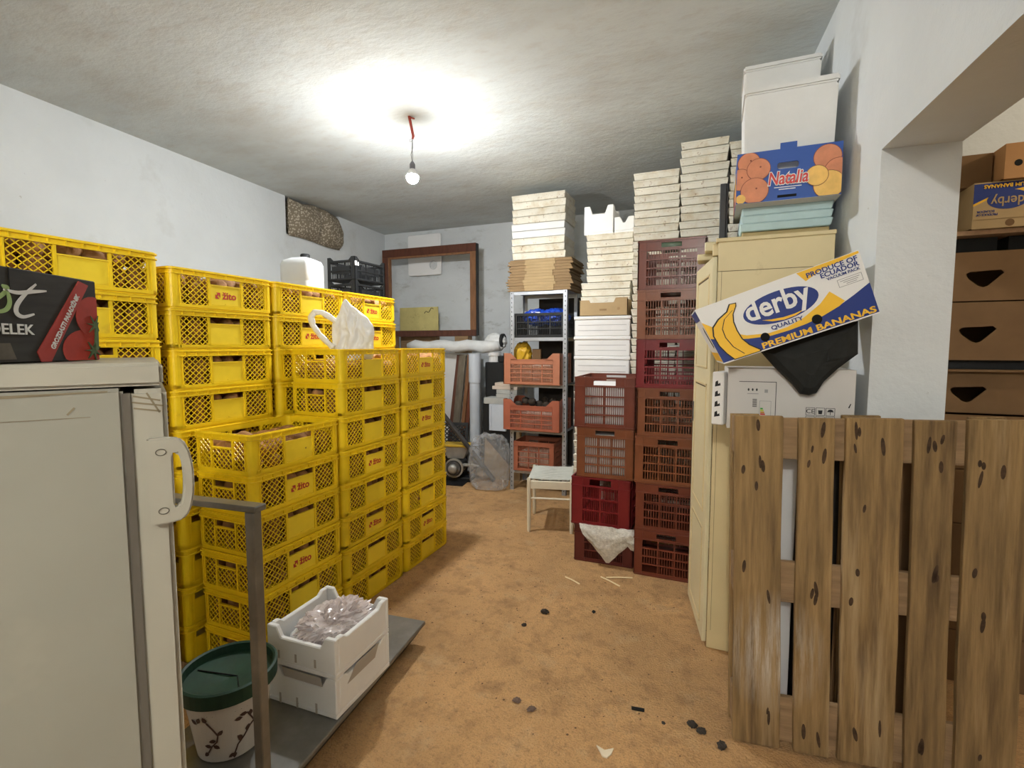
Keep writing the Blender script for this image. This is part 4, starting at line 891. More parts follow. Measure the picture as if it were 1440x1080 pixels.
# ================================================================== ADJOINING STORE: CARDBOARD BOXES
def carton(label, x0, x1, y0, y1, z0, z1, m, hole=None, open_=True, group='cardboard boxes in the next room', rz=0.0):
    t = thing('cardboard_box', label, 'box', ((x0 + x1) / 2, y0, z0), rz, group); a, d, h = (x1 - x0) / 2, y1 - y0, z1 - z0
    if hole:
        hx_, hz_ = hole; tri = [(hx_ + 1.45 * p_, hz_ + 1.3 * q_) for p_, q_ in ((-0.045, 0.022), (-0.036, 0.030), (0.040, 0.034), (0.049, 0.024), (0.012, -0.020), (0, -0.025), (-0.014, -0.019), (-0.040, 0.008))][::-1]
        n8 = [(-a, h), (hx_, h), (a, h), (a, hz_), (a, 0), (hx_, 0), (-a, 0), (-a, hz_)]
        out = [(-a, h * 0.9), (-a, h), (a, h), (a, h * 0.9), (a, 0), (hx_, 0), (-a, 0), (-a, h * 0.4)]
        tri = [tri[i] for i in (7, 6, 5, 4, 3, 2, 1, 0)]
        mb = MB().ring(out, tri, 0, 0.006, XZ)
    else: mb = MB().box(-a, a, 0, 0.006, 0, h)
    part('front_wall', mb, m, t)
    mb = MB().box(-a, a, d - 0.006, d, 0, h).box(-a, -a + 0.006, 0.006, d - 0.006, 0, h).box(a - 0.006, a, 0.006, d - 0.006, 0, h).box(-a, a, 0.006, d - 0.006, 0, 0.005)
    part('body', mb, m, t)
    if not open_: part('lid', MB().box(-a, a, 0, d, h, h + 0.004), m, t)
    return t
BX0, BY0 = 0.98, 2.92
solo('cardboard_sheet', MB().box(0.49, 0.745, 2.338, 2.346, 0, 1.22), M_CARDD, 'brown cardboard sheet standing behind the third pallet gap', 'cardboard')
levels = [(0.0, 0.255), (0.26, 0.52), (0.525, 0.78), (0.785, 1.04), (1.045, 1.30), (1.305, 1.50), (1.556, 1.822), (1.828, 2.05)]
lab_ = ['lowest', 'second from the floor', 'third from the floor', 'fourth from the floor', 'just above the pallet top', 'under the shaded gap', 'with a triangular handle hole in mid stack', 'topmost with a triangular handle hole']
for k, (z0, z1) in enumerate(levels):
    carton('brown box %s of the stack beyond the opening' % lab_[k], BX0, BX0 + 0.50, BY0 + (0.0 if k != 5 else 0.05), BY0 + 0.40, z0, z1, M_CARDD, hole=(-0.12 + 0.006 * (k == 7) * 2, (z1 - z0) * 0.42) if k > 4 else None)
solo('cardboard_sheet', MB().box(BX0 - 0.02, BX0 + 0.52, BY0 + 0.01, BY0 + 0.40, 1.502, 1.512), M_CARDD, 'dark cardboard sheet under the mid stack box with handle hole', 'cardboard')
solo('black_tray_or_shade', MB().box(BX0 + 0.01, BX0 + 0.49, BY0 + 0.05, BY0 + 0.38, 1.513, 1.555), M_BLK, 'black block added as shade in the gap between the stacked boxes', 'tray')  # black filler block, stands in for the shade between the boxes
solo('cardboard_sheet', MB().box(BX0 - 0.03, BX0 + 0.52, BY0 + 0.02, BY0 + 0.42, 2.130, 2.150), mat('torn_card_edge', (0.52, 0.33, 0.2), 0.9, 0.2, 20), 'flat cardboard sheet under the upside down banana box', 'cardboard')
for k in range(2): solo('gap_shade_block', MB().box(BX0 + 0.01 + k * 0.25, BX0 + 0.22 + k * 0.25, BY0 + 0.10, BY0 + 0.38, 2.051, 2.128), M_BLK, 'black block %s added as shade under the flat sheet' % ('left' if k == 0 else 'right'), 'cardboard')  # black blocks give the gap above the top box its shade
ub = carton('brown banana box turned upside down with blue and yellow print', BX0 + 0.085, BX0 + 0.50, BY0, BY0 + 0.38, 2.152, 2.352, M_CARDL, open_=False)
a_ = 0.2075
part('blue_field', MB().box(-a_, a_, -0.0008, 0, 0.06, 0.198), M_BLUEP, ub)
part('yellow_field', MB().prism([(-a_, 0.05), (-0.06, 0.05), (a_, 0.06), (a_, 0.17), (0, 0.175), (-0.13, 0.15), (-a_, 0.11)], -0.0016, 0, XZ), M_YPRINT, ub)
part('white_field', MB().prism([(-a_, 0.04), (a_, 0.04), (a_, 0.10), (-0.09, 0.115), (-0.13, 0.14), (-a_, 0.10)], -0.0024, 0, XZ), M_CARDL, ub)
part('blue_oval', MB().prism(ell(-0.088, 0.122, 0.072, 0.042, 32), -0.0032, 0, XZ), M_BLUEP, ub)
text('derby', 0.062, M_CARDL, ub, (-0.090, -0.0038, 0.120), (PI / 2, PI, 0), bold=0.0006, fit=(0.115, 0.055))
text('PREMIUM BANANAS', 0.022, M_YPRINT, ub, (-0.075, -0.0022, 0.184), (PI / 2, PI, 0), bold=0.0006)
text('PRODUCE OF', 0.017, M_BLUEP, ub, (-0.158, -0.0030, 0.060), (PI / 2, PI, 0), bold=0.0003, fit=(0.075, 0.010))
text('ECUADOR', 0.017, M_BLUEP, ub, (-0.163, -0.0030, 0.074), (PI / 2, PI, 0), bold=0.0003, fit=(0.062, 0.010))
disc(ub, -0.075, 0.020, 0.016, M_CARDD, 1, name='stamp')
carton('dark brown cardboard box behind the upside down banana box', BX0 - 0.02, BX0 + 0.17, BY0 + 0.07, BY0 + 0.42, 2.358, 2.50, M_CARDD, open_=False)
ob_ = carton('orange brown cardboard box above the upside down banana box', BX0 + 0.178, BX0 + 0.52, BY0 - 0.02, BY0 + 0.36, 2.358, 2.505, M_ORCARD, open_=False)
disc(ob_, -0.125, 0.065, 0.014, M_BLKH, 1, name='vent_hole')
for k in range(3):
    carton('brown cardboard box of the right-hand stack beyond the opening, %s' % ('lowest', 'middle', 'upper')[k], BX0 + 0.56, BX0 + 1.06, BY0 + 0.1, BY0 + 0.5, k * 0.60, k * 0.60 + 0.595, M_CARDD, open_=False)

# ================================================================== FRIDGE AND TOMATO BOX
FR = thing('fridge', 'old cream refrigerator with scuffed side and loop handle', 'fridge', (-0.945, 0.600, 0.0), R(59))
part('body', MB().box(-0.58, -0.064, 0, 0.55, 0.04, 1.545), M_FRIDGE, FR, 0.006, seg=2)
part('worktop', MB().box(-0.585, -0.004, -0.004, 0.555, 1.548, 1.590), M_FRIDGEL, FR, 0.006, seg=2)
part('gasket', MB().box(-0.066, -0.054, 0.004, 0.54, 0.06, 1.535), M_GASKET, FR)
part('door', MB().box(-0.056, 0.0, 0, 0.55, 0.05, 1.542), M_FRIDGEL, FR, 0.008, seg=2)
for x, y in ((-0.55, 0.03), (-0.10, 0.03), (-0.55, 0.50), (-0.10, 0.50)): part('foot', MB().tube([(x, y, 0), (x, y, 0.045)], 0.018, 10), M_BLK, FR)
hz0, hz1 = 1.290, 1.452; hm_ = (hz0 + hz1) / 2
out = []
for k in range(12): out.append((-0.034, hz0 + (hz1 - hz0) * k / 11))
for k in range(12):
    a = PI / 2 - PI * k / 11; out.append((-0.006 + 0.042 * max(0, math.cos(a)) ** 0.55, hm_ + (hz1 - hz0) / 2 * math.sin(a)))
inn = [(0.004, hm_ + 0.052 * (-1 + 2 * k / 11)) for k in range(12)] + [(0.004 + 0.014 * max(0, math.cos(PI / 2 - PI * k / 11)) ** 0.6, hm_ + 0.052 * math.sin(PI / 2 - PI * k / 11)) for k in range(12)]
hd = part('handle', MB().ring(out, inn, -0.020, 0.0, XZ), M_FRIDGEL, FR, 0.003, seg=2)
for z in (hz0 + 0.026, hz1 - 0.026): part('screw_cap', MB().ring(ell(-0.014, z, 0.0085, 0.0065, 20), ell(-0.014, z, 0.0072, 0.0052, 20), -0.0212, -0.018, XZ), M_GASKET, hd)
mb = MB()
for (x0, z0, x1, z1, wd) in ((-0.50, 1.536, -0.085, 1.540, 0.003), (-0.32, 1.533, -0.16, 1.538, 0.002), (-0.235, 1.532, -0.262, 1.498, 0.003), (-0.228, 1.530, -0.252, 1.498, 0.002), (-0.13, 1.515, -0.14, 1.503, 0.003), (-0.48, 1.500, -0.11, 1.497, 0.001)):
    mb.bar((x0, -0.0006, z0), (x1, -0.0006, z1), wd, 0.0008, (0, 1, 0))
part('scuff', mb, mat('scuff_brown', (0.20, 0.16, 0.10), 0.9), FR)
mb = MB()
for (x0, z0, x1, z1) in ((-0.05, 1.530, -0.01, 1.520), (-0.052, 1.519, -0.006, 1.510), (-0.05, 1.508, -0.01, 1.500), (-0.03, 1.535, -0.012, 1.498)): mb.bar((x0, -0.0006, z0), (x1, -0.0006, z1), 0.003, 0.0008, (0, 1, 0))
part('scuff', mb, mat('scuff_brown', (0.20, 0.16, 0.10), 0.9), FR)

TBX = thing('tomato_box', 'charcoal tomato carton with red slanted banner on the fridge', 'box', (-1.2, 0.63, 1.5915), R(-63.3))
# local +X runs away from the camera along the face; face is at y=0 looking to -Y
TBX.rotation_euler = (0, 0, R(116.7))
TBX.location = (-1.2, 0.63, 1.5915)
LT, HT_, DT = 0.40, 0.163, 0.29
part('body', MB().box(-LT, 0, 0, DT, 0, HT_), M_DKCARD, TBX, 0.002)
def tp_(name, poly, m, lvl): return part(name, MB().prism(poly, -0.0006 * lvl, 0.0, XZ), m, TBX)
tp_('tomato_print', [(min(a, -0.002), max(min(b, HT_), 0.001)) for a, b in ell(-0.035, 0.022, 0.058, 0.040, 28)], M_TOM, 1)
tp_('tomato_print', [(min(a, -0.002), max(min(b, HT_), 0.001)) for a, b in ell(-0.012, 0.088, 0.045, 0.042, 28)], M_TOM, 2)
tp_('banner', [(-0.150, 0.018), (-0.142, 0.000), (-0.122, 0.000), (-0.022, 0.152), (-0.046, 0.158)], M_REDB, 3)
text('GROZDASTI PARADIŽNIK', 0.0135, M_WPRINT, TBX, (-0.086, -0.0026, 0.078), (PI / 2, -R(57.5), 0), bold=0.0003, fit=(0.125, 0.0125))
for i, (cx, cy, an) in enumerate(((-0.010, 0.072, 0.3), (-0.018, 0.020, 2.2))):
    pts = []
    for k in range(14):
        r = 0.024 if k % 2 == 0 else 0.006; a = 2 * PI * k / 14 + an; pts.append((min(cx + r * math.cos(a), -0.001), max(0.001, cy + r * 0.9 * math.sin(a))))
    tp_('tomato_calyx', pts, M_GREENP, 5 + i)
tp_('tomato_stem', [(-0.012, 0.065), (-0.005, 0.065), (-0.007, 0.02), (-0.015, 0.02)], M_GREENP, 7)
tp_('grey_patch', [(-0.40, 0.006), (-0.19, 0.006), (-0.20, 0.034), (-0.40, 0.030)], mat('grey_brown_print', (0.13, 0.11, 0.085), 0.8, 0.3, 20), 1)
def stroke(pts, m, lvl, r=0.004):
    q_ = []
    for i in range(len(pts) - 1):
        p0, p1, p2, p3 = [Vector(pts[min(max(i + d, 0), len(pts) - 1)]) for d in (-1, 0, 1, 2)]
        for k in range(5):
            t = k / 5; q_.append(tuple(0.5 * (2 * p1 + (p2 - p0) * t + (2 * p0 - 5 * p1 + 4 * p2 - p3) * t * t + (3 * p1 - p0 - 3 * p2 + p3) * t ** 3)))
    pts = q_ + [pts[-1]]
    mb = MB(); n = len(pts); l, rr_ = [], []
    for i, (a, b) in enumerate(pts):
        p0, p1 = pts[max(i - 1, 0)], pts[min(i + 1, n - 1)]; dx, dy = p1[0] - p0[0], p1[1] - p0[1]; q = math.hypot(dx, dy); w_ = r * (0.35 + 0.65 * math.sin(PI * (i + 0.35) / (n - 0.3)))
        l.append((a - dy / q * w_, b + dx / q * w_)); rr_.append((a + dy / q * w_, b - dx / q * w_))
    for i in range(n - 1): mb.prism([l[i], rr_[i], rr_[i + 1], l[i + 1]], -0.0006 * lvl, 0, XZ)
    return part('script_stroke', mb, m, TBX)
stroke([(-0.262, 0.082), (-0.242, 0.094), (-0.222, 0.105), (-0.204, 0.118), (-0.197, 0.128), (-0.207, 0.131)], M_LGREEN, 2, 0.0035)
stroke([(-0.207, 0.131), (-0.198, 0.118), (-0.196, 0.102), (-0.204, 0.090), (-0.222, 0.086), (-0.248, 0.092)], M_LGREEN, 3, 0.0035)
stroke([(-0.142, 0.140), (-0.165, 0.120), (-0.182, 0.100), (-0.184, 0.086), (-0.172, 0.080), (-0.150, 0.086)], M_WPRINT, 2, 0.004)
stroke([(-0.205, 0.124), (-0.180, 0.121), (-0.150, 0.126), (-0.122, 0.130)], M_WPRINT, 3, 0.0035)
text('NDELEK', 0.026, M_WPRINT, TBX, (-0.205, -0.0010, 0.058), FRONT, bold=0.0004, fit=(0.105, 0.018))
part('corner_seam', MB().box(-0.194, -0.1925, -0.0007, 0, 0.10, HT_), M_BLKH, TBX)
part('white_panel', MB().box(-0.34, -0.259, -0.0012, 0, 0.045, 0.130), M_WPRINT, TBX)

# ================================================================== STEEL TROLLEY, POT, FOAM CRATES
TZ = 0.12
TR = thing('steel_trolley', 'low steel platform trolley with square tube frame', 'trolley', (-1.315, 1.085, 0), R(5.6))
# local: x to the left is negative, right edge at x=0, y forward
part('platform', MB().box(-0.56, 0.0, 0, 1.135, TZ - 0.022, TZ), M_STEEL, TR, 0.004)
part('under_frame', MB().taper(-0.55, -0.008, 0.01, 1.125, 0.040, TZ - 0.0225, 0.035), M_BLK, TR)
pst = 0.036
part('frame_post', MB().box(-0.052, -0.052 + pst, 0.006, 0.005 + pst, TZ, 1.095), M_STEEL, TR, 0.003)
part('frame_post', MB().box(-0.555, -0.555 + pst, 0.005, 0.005 + pst, TZ, 1.095), M_STEEL, TR, 0.003)
part('top_bar', MB().box(-0.555, -0.006, 0.004, 0.052, 1.0955, 1.0955 + pst * 0.55), M_STEEL, TR, 0.003)
for x, y in ((-0.48, 0.12), (-0.09, 0.12), (-0.48, 1.02), (-0.09, 1.02)):
    part('wheel', MB().tube([(x - 0.012, y, 0.024), (x + 0.012, y, 0.024)], 0.024, 14), M_BLK, TR)
# pot with vine print
PT = thing('plant_pot', 'white vine-printed pot with dark green rim on the trolley', 'pot', (-1.668, 1.232, TZ))
prof = [(0.0, 0), (0.105, 0.0), (0.112, 0.006), (0.148, 0.245), (0.140, 0.245), (0.100, 0.02), (0.0, 0.02)]
part('pot_wall', MB().lathe(prof, 40), M_POTW, PT, smooth=False)
part('rim', MB().lathe([(0.0, 0.20), (0.141, 0.20), (0.141, 0.243), (0.150, 0.243), (0.150, 0.240), (0.166, 0.240), (0.168, 0.292), (0.160, 0.296), (0.152, 0.292), (0.148, 0.262), (0.0, 0.245)], 48), M_GREENL, PT)
part('lid_groove', MB().bar((-0.13, -0.03, 0.2625), (0.02, 0.02, 0.2475), 0.003, 0.004, (0, 0, 1)).bar((0.02, 0.02, 0.2475), (0.12, -0.05, 0.261), 0.003, 0.004, (0, 0, 1)), M_BLKH, PT)
def on_pot(ang, z):
    r = 0.112 + (z - 0.006) / 0.239 * 0.036 + 0.0012; return (r * math.cos(ang), r * math.sin(ang), z)
A0 = math.atan2(-1.3, 1.665)      # direction from the pot towards the camera
def vine(pts, r=0.0028):
    q = []
    for i in range(len(pts) - 1):
        for k in range(4):
            t = k / 4; q.append(on_pot(A0 + pts[i][0] * (1 - t) + pts[i + 1][0] * t, pts[i][1] * (1 - t) + pts[i + 1][1] * t))
    q.append(on_pot(A0 + pts[-1][0], pts[-1][1])); part('vine_print', MB().tube(q, r, 5), M_VINE, PT)
def leaf(a, z, an, L_=0.026):
    mb = MB(); c, s_ = math.cos(an), math.sin(an); pts = []
    for u, v in ((0, 0), (0.35, 0.30), (0.7, 0.24), (1, 0), (0.7, -0.24), (0.35, -0.30)):
        du, dv = (u * c - v * s_) * L_, (u * s_ + v * c) * L_; pts.append(on_pot(A0 + a + du / 0.13, z + dv))
    pts2 = [(x * 1.008, y * 1.008, z_) for x, y, z_ in pts]
    mb.add(pts + pts2, [(5, 4, 3, 2, 1, 0), (6, 7, 8, 9, 10, 11)] + [(i, (i + 1) % 6, 6 + (i + 1) % 6, 6 + i) for i in range(6)]); part('leaf_print', mb, M_VINE, PT)
vine([(-0.55, 0.175), (-0.42, 0.15), (-0.30, 0.12), (-0.34, 0.095), (-0.5, 0.075), (-0.62, 0.05)])
for a in ((-0.55, 0.175, 2.0), (-0.30, 0.12, 0.9), (-0.36, 0.10, 3.3), (-0.45, 0.08, -0.6), (-0.62, 0.05, 3.9), (-0.5, 0.075, 3.0), (-0.80, 0.17, 1.2), (-0.84, 0.165, 2.6)): leaf(*a)
vine([(0.10, 0.03), (0.18, 0.06), (0.35, 0.085), (0.50, 0.115), (0.70, 0.135), (0.95, 0.17)])
vine([(0.62, 0.125), (0.50, 0.155), (0.42, 0.175)])
for a in ((0.10, 0.03, 3.6), (0.10, 0.035, 4.6), (0.24, 0.07, 1.5), (0.30, 0.078, 2.3), (0.40, 0.10, 1.2), (0.50, 0.155, 1.6), (0.42, 0.175, 3.0), (0.30, 0.165, 3.1), (0.70, 0.135, 0.6), (0.95, 0.17, 1.0)): leaf(*a)
# two stacked foam crates
def fish_crate(label, loc, rz, H, fill_bottom):
    t = foam_crate('foam_crate', label, 0.355, 0.365, H, loc, rz, 'white foam crates on the trolley', 0.045)
    for x in (-0.12, -0.03, 0.07): part('drain_slot', MB().box(x, x + 0.010, -0.1835, -0.1815, 0.0 if not fill_bottom else 0.03, 0.045 if not fill_bottom else 0.065), mat('foam_shade', (0.42, 0.38, 0.33), 0.9), t)
    return t
FC = (-1.545, 1.635)
b1 = fish_crate('lower white foam crate on the steel trolley', (FC[0], FC[1], TZ + 0.001), R(2), 0.165, False)
b2 = fish_crate('upper white foam crate holding a crumpled film bag', (FC[0], FC[1], TZ + 0.168), R(2), 0.165, True)
mb = MB().box(-0.10, 0.10, -0.1838, -0.182, 0.146, 0.162)
for s_ in (1,): part('hand_gap', MB().prism([(-0.115, 0.110), (0.07, 0.110), (0.10, 0.162), (-0.06, 0.162)], 0.1765, 0.179, YZ), mat('foam_shade', (0.30, 0.28, 0.25), 0.9), b1)
part('hand_gap', MB().prism([(-0.09, 0.125), (0.11, 0.125), (0.10, 0.162), (-0.10, 0.162)], -0.1838, -0.182, XZ), mat('foam_shade', (0.30, 0.28, 0.25), 0.9), b1)
solo('film_bag', blob(91, 5, 0.42, 3.0, (0.085, 0.12, 0.060), f2=0.6), M_BAGP, 'crumpled pinkish clear bag in the upper foam crate', 'bag', (FC[0] + 0.02, FC[1] + 0.01, TZ + 0.168 + 0.105), R(-15), smooth=False)
for k, (dx, dy, s_) in enumerate(((-0.07, -0.07, 0.062), (0.07, -0.03, 0.06), (0.09, 0.07, 0.055))):
    solo('ice_pack', blob(95 + k, 4, 0.12, 1.8, (s_, s_ * 1.15, 0.05), flat=-0.042), M_BAGW, 'white packet beside the film bag in the upper foam crate', 'packet', (FC[0] + dx, FC[1] + dy, TZ + 0.168 + 0.064), group='white packets in the foam crate', smooth=True)

# ================================================================== CARRIER BAG, JERRYCAN, BLACK CRATES, CUSHION
CBG = thing('carrier_bag', 'white plastic carrier bag standing in the yellow crate', 'bag', (-2.20, 2.52, 1.490), R(24))
LB = [(0, -0.08), (0.1, -0.075), (0.2, -0.085), (0.27, -0.075), (0.30, -0.055), (0.34, -0.03), (0.40, -0.008), (0.43, 0.002)]
RB = [(0, 0.16), (0.1, 0.185), (0.2, 0.19), (0.27, 0.178), (0.31, 0.155), (0.345, 0.105), (0.385, 0.055), (0.43, 0.016)]
def lerp_tab(tab, z):
    for (z0, a0), (z1, a1) in zip(tab, tab[1:]):
        if z <= z1: return a0 + (a1 - a0) * (z - z0) / (z1 - z0)
    return tab[-1][1]
mb = MB(); NU, NV = 44, 44; vs = []
for sg in (-1, 1):
    for j in range(NV + 1):
        z = 0.43 * j / NV; l_, r_ = lerp_tab(LB, z), lerp_tab(RB, z)
        for i in range(NU + 1):
            t = i / NU; x = l_ + (r_ - l_) * t; th = (0.078 * max(0.0, 1 - z / 0.46) ** 0.8 + 0.004) * math.sin(PI * t) ** 0.5
            f = abs(noise.noise(Vector((x * 20 - z * 7, z * 4, 2 + sg)))) * 0.050 + abs(noise.noise(Vector((x * 38 + z * 11, z * 16, 5 + sg)))) * 0.022
            vs.append((x + 0.01 * noise.noise(Vector((x * 8, z * 12, 3))), sg * (th - f * (0.35 + math.sin(PI * t)) * min(1, th / 0.03)) + 0.02 * noise.noise(Vector((x * 6, z * 7, 9))), z + 0.012 * noise.noise(Vector((x * 14, z * 6, 4))) * (z / 0.43)))
n1 = (NU + 1) * (NV + 1)
fs = [(j * (NU + 1) + i, j * (NU + 1) + i + 1, (j + 1) * (NU + 1) + i + 1, (j + 1) * (NU + 1) + i) for j in range(NV) for i in range(NU)]
mb.add(vs, fs + [tuple(n1 + a for a in f[::-1]) for f in fs])
part('bag_body', mb, M_BAGW, CBG, smooth=True)
def ribbon(pts, wd):
    P_ = []
    for i in range(len(pts) - 1):
        for k in range(6): P_.append(Vector(pts[i]).lerp(Vector(pts[i + 1]), k / 6))
    P_.append(Vector(pts[-1])); m_ = MB(); n = len(P_); vs_ = []
    for i, p in enumerate(P_):
        d = (P_[min(i + 1, n - 1)] - P_[max(i - 1, 0)]).normalized(); q = Vector((d.z, 0, -d.x)); w_ = wd * (0.75 + 0.5 * abs(noise.noise(p * 14)))
        for a_, b_ in ((-1, -0.004), (0, -0.010), (1, -0.004), (1, 0.004), (0, 0.008), (-1, 0.004)): vs_.append(p + q * a_ * w_ + Vector((0, b_, 0)))
    m_.add(vs_, [(i * 6 + k, i * 6 + (k + 1) % 6, (i + 1) * 6 + (k + 1) % 6, (i + 1) * 6 + k) for i in range(n - 1) for k in range(6)] + [(5, 4, 3, 2, 1, 0), tuple((n - 1) * 6 + k for k in range(6))]); return m_
part('handle', ribbon([(-0.045, -0.01, 0.285), (-0.085, -0.012, 0.315), (-0.135, -0.015, 0.345), (-0.180, -0.015, 0.345), (-0.203, -0.018, 0.315), (-0.192, -0.02, 0.265), (-0.150, -0.025, 0.205), (-0.100, -0.03, 0.155), (-0.06, -0.035, 0.12)], 0.020), M_BAGW, CBG, smooth=True)

JC = thing('jerrycan', 'white plastic jerrycan with black cap behind the yellow stacks', 'jerrycan', (-3.06, 3.04, 10 * PITCH + 0.001), R(10))
mb = MB(); prof = rrect(-0.14, 0.14, -0.11, 0.11, 0.045, 6); n_ = len(prof)
vs = []; lv = [(0.93, 0), (1, 0.015), (1, 0.11), (0.985, 0.115), (0.985, 0.125), (1, 0.13), (1, 0.25), (0.9, 0.285), (0.5, 0.31)]
for s_, z in lv: vs += [(a * s_, b * s_, z) for a, b in prof]
mb.add(vs, [tuple(reversed(range(n_)))] + [(k * n_ + i, k * n_ + (i + 1) % n_, (k + 1) * n_ + (i + 1) % n_, (k + 1) * n_ + i) for k in range(len(lv) - 1) for i in range(n_)] + [tuple((len(lv) - 1) * n_ + i for i in range(n_))])
part('body', mb, M_JERRY, JC, smooth=True)
part('cap', MB().lathe([(0.035, 0.305), (0.036, 0.335), (0.030, 0.342)], 20, (0.03, 0)), M_BLK, JC)
part('neck', MB().lathe([(0.045, 0.29), (0.032, 0.312)], 20, (0.03, 0)), M_JERRY, JC)
solo('brown_strip', MB().box(-0.012, 0.012, -0.02, 0.02, 0, 0.30), M_CARDD, 'narrow brown strip standing left of the jerrycan', 'strip', (-3.29, 3.08, 10 * PITCH + 0.001))
BC = slot_crate_meshes(0.31, 0.44, 0.21, M_BLK, post=0.035, band=0.022, foot=0.02, slotw=0, rows=2, nb=14, div=3, bw=0.005, dip=0.03)
for k in range(2):
    c = slot_crate('black_crate', 'black slotted produce crate, %s of the pair behind the yellow stacks' % ('lower', 'upper')[k], BC, 0.31, 0.44, (-3.165, 3.60 + 0.22, 10 * PITCH + 0.001 + k * 0.2105), 0.0, 'black crates behind the yellow stacks')
    if k: part('paper_tag', MB().box(0.155, 0.158, -0.215, -0.165, 0.13, 0.17), M_WPRINT, c)
    part('handle_panel', MB().box(-0.10, 0.10, -0.219, -0.216, 0.06, 0.13), M_BLK, c); part('handle_panel', MB().box(0.151, 0.154, -0.13, 0.13, 0.06, 0.13), M_BLK, c)

def cushion_mat():
    m = bpy.data.materials.new('spotted_fabric'); m.use_nodes = True; N = m.node_tree.nodes; L = m.node_tree.links; b = N['Principled BSDF']; b.inputs['Roughness'].default_value = 0.95
    tc = N.new('ShaderNodeTexCoord'); v = N.new('ShaderNodeTexVoronoi'); v.inputs['Scale'].default_value = 40; L.new(tc.outputs['Object'], v.inputs['Vector'])
    r = N.new('ShaderNodeValToRGB'); r.color_ramp.elements[0].color = (0.46, 0.40, 0.31, 1); r.color_ramp.elements[1].color = (0.20, 0.165, 0.115, 1); r.color_ramp.elements[0].position = 0.30; r.color_ramp.elements[1].position = 0.48
    L.new(v.outputs['Distance'], r.inputs[0]); L.new(r.outputs[0], b.inputs['Base Color']); return m
mb = MB(); NUc, NVc = 30, 16; vs = []
def cus(u, v, sgn):
    y = 4.40 + 0.93 * u; z0 = 2.905 + 0.01 * math.sin(u * 6); z1 = 3.34 - 0.02 * math.sin(u * 9) - 0.12 * max(0, u - 0.85) / 0.15
    e = (4 * v * (1 - v)) ** 0.45 * min(1, (4 * u * (1 - u)) ** 0.28 * 1.1); seam = 1 - 0.55 * math.exp(-((u - 0.52) / 0.06) ** 2)
    bul = 0.155 * e * seam + 0.012 * noise.noise(Vector((u * 7, v * 6, 2)))
    return (lw(y) + 0.02 + sgn * bul, y, z0 + (z1 - z0) * v)
for sgn in (1, -1):
    vs += [cus(i / NUc, j / NVc, sgn) for i in range(NUc + 1) for j in range(NVc + 1)]
n1 = (NUc + 1) * (NVc + 1)
fs = [(i * (NVc + 1) + j, (i + 1) * (NVc + 1) + j, (i + 1) * (NVc + 1) + j + 1, i * (NVc + 1) + j + 1) for i in range(NUc) for j in range(NVc)]
mb.add(vs, fs + [tuple(n1 + a for a in f[::-1]) for f in fs])
solo('cushion', mb, cushion_mat(), 'brown spotted cushion stuffed into the wall opening under the ceiling', 'cushion', smooth=True)

# ================================================================== BACK WALL THINGS
FY = 5.98
FRM = thing('window_frame', 'empty dark brown wooden window frame by the back wall', 'frame', (-4.50, FY, 1.758), R(1))
fw_, fh_ = 1.50, 1.245
part('bottom_rail', MB().box(0, fw_, 0, 0.06, 0, 0.085), M_BRWOOD, FRM, 0.004)
part('top_rail', MB().box(0, fw_, 0, 0.06, fh_ - 0.11, fh_), M_BRWOOD, FRM, 0.004)
part('stile', MB().box(0, 0.10, 0.0, 0.06, 0.085, fh_ - 0.11), M_BRWOOD, FRM, 0.004); part('stile', MB().box(fw_ - 0.09, fw_, 0, 0.06, 0.085, fh_ - 0.11), M_BRWOODL, FRM, 0.004)
part('bead', MB().box(0.10, 0.125, 0.005, 0.05, 0.085, fh_ - 0.11).box(0.10, fw_ - 0.09, 0.005, 0.05, fh_ - 0.135, fh_ - 0.11), M_BRWOODL, FRM)
part('edge_gasket', MB().box(fw_, fw_ + 0.02, 0.0, 0.05, 0.01, fh_ - 0.01), M_BLK, FRM)
cc = thing('white_cupboard', 'white low cupboard under the brown window frame', 'cupboard', (-3.80, 5.86, 0))
part('body', MB().box(-0.74, 0.74, 0, 0.42, 0, 1.53), mat('matt_white_paint', (0.70, 0.70, 0.68), 0.6, 0.05, 3), cc, 0.004)
part('door', MB().box(-0.73, -0.005, -0.018, 0, 0.08, 1.50), mat('matt_white_paint', (0.7, 0.7, 0.68)), cc, 0.003); part('door', MB().box(0.005, 0.73, -0.018, 0, 0.08, 1.50), mat('matt_white_paint', (0.7, 0.7, 0.68)), cc, 0.003)
for k in range(2): solo('timber_batten', MB().box(-4.50 + k * 1.2, -4.30 + k * 1.2, 5.95, 6.08, 1.531, 1.757), M_WOODPH, 'timber batten carrying the window frame, %s one' % ('left' if k == 0 else 'right'), 'batten')
# junction box on the wall, yellowish board
JB = thing('wall_panel', 'white plastic cover panel with round knob on the back wall', 'panel', (-4.06, 6.44, 2.68))
part('cover', MB().prism(rrect(-0.285, 0.285, 0, 0.60, 0.03), -0.035, 0.0, XZ), mat('bright_white_plastic', (0.90, 0.90, 0.89), 0.35), JB, 0.006); part('raised_face', MB().prism(rrect(-0.255, 0.255, 0.03, 0.57, 0.03), -0.042, -0.036, XZ), mat('bright_white_plastic', (0.9, 0.9, 0.89)), JB, 0.003)
part('knob', MB().ring(ell(0.165, 0.14, 0.065, 0.065), ell(0.165, 0.14, 0.05, 0.05), -0.056, -0.043, XZ).prism(ell(0.165, 0.14, 0.045, 0.045), -0.05, -0.043, XZ), M_JERRY, JB)
yb = solo('hardboard', MB().box(-0.325, 0.325, 0, 0.012, 0, 0.42), M_OLIVE, 'yellowish board leaning on the wall behind the window frame', 'board', (-4.01, 6.16, 1.765), 0.0)
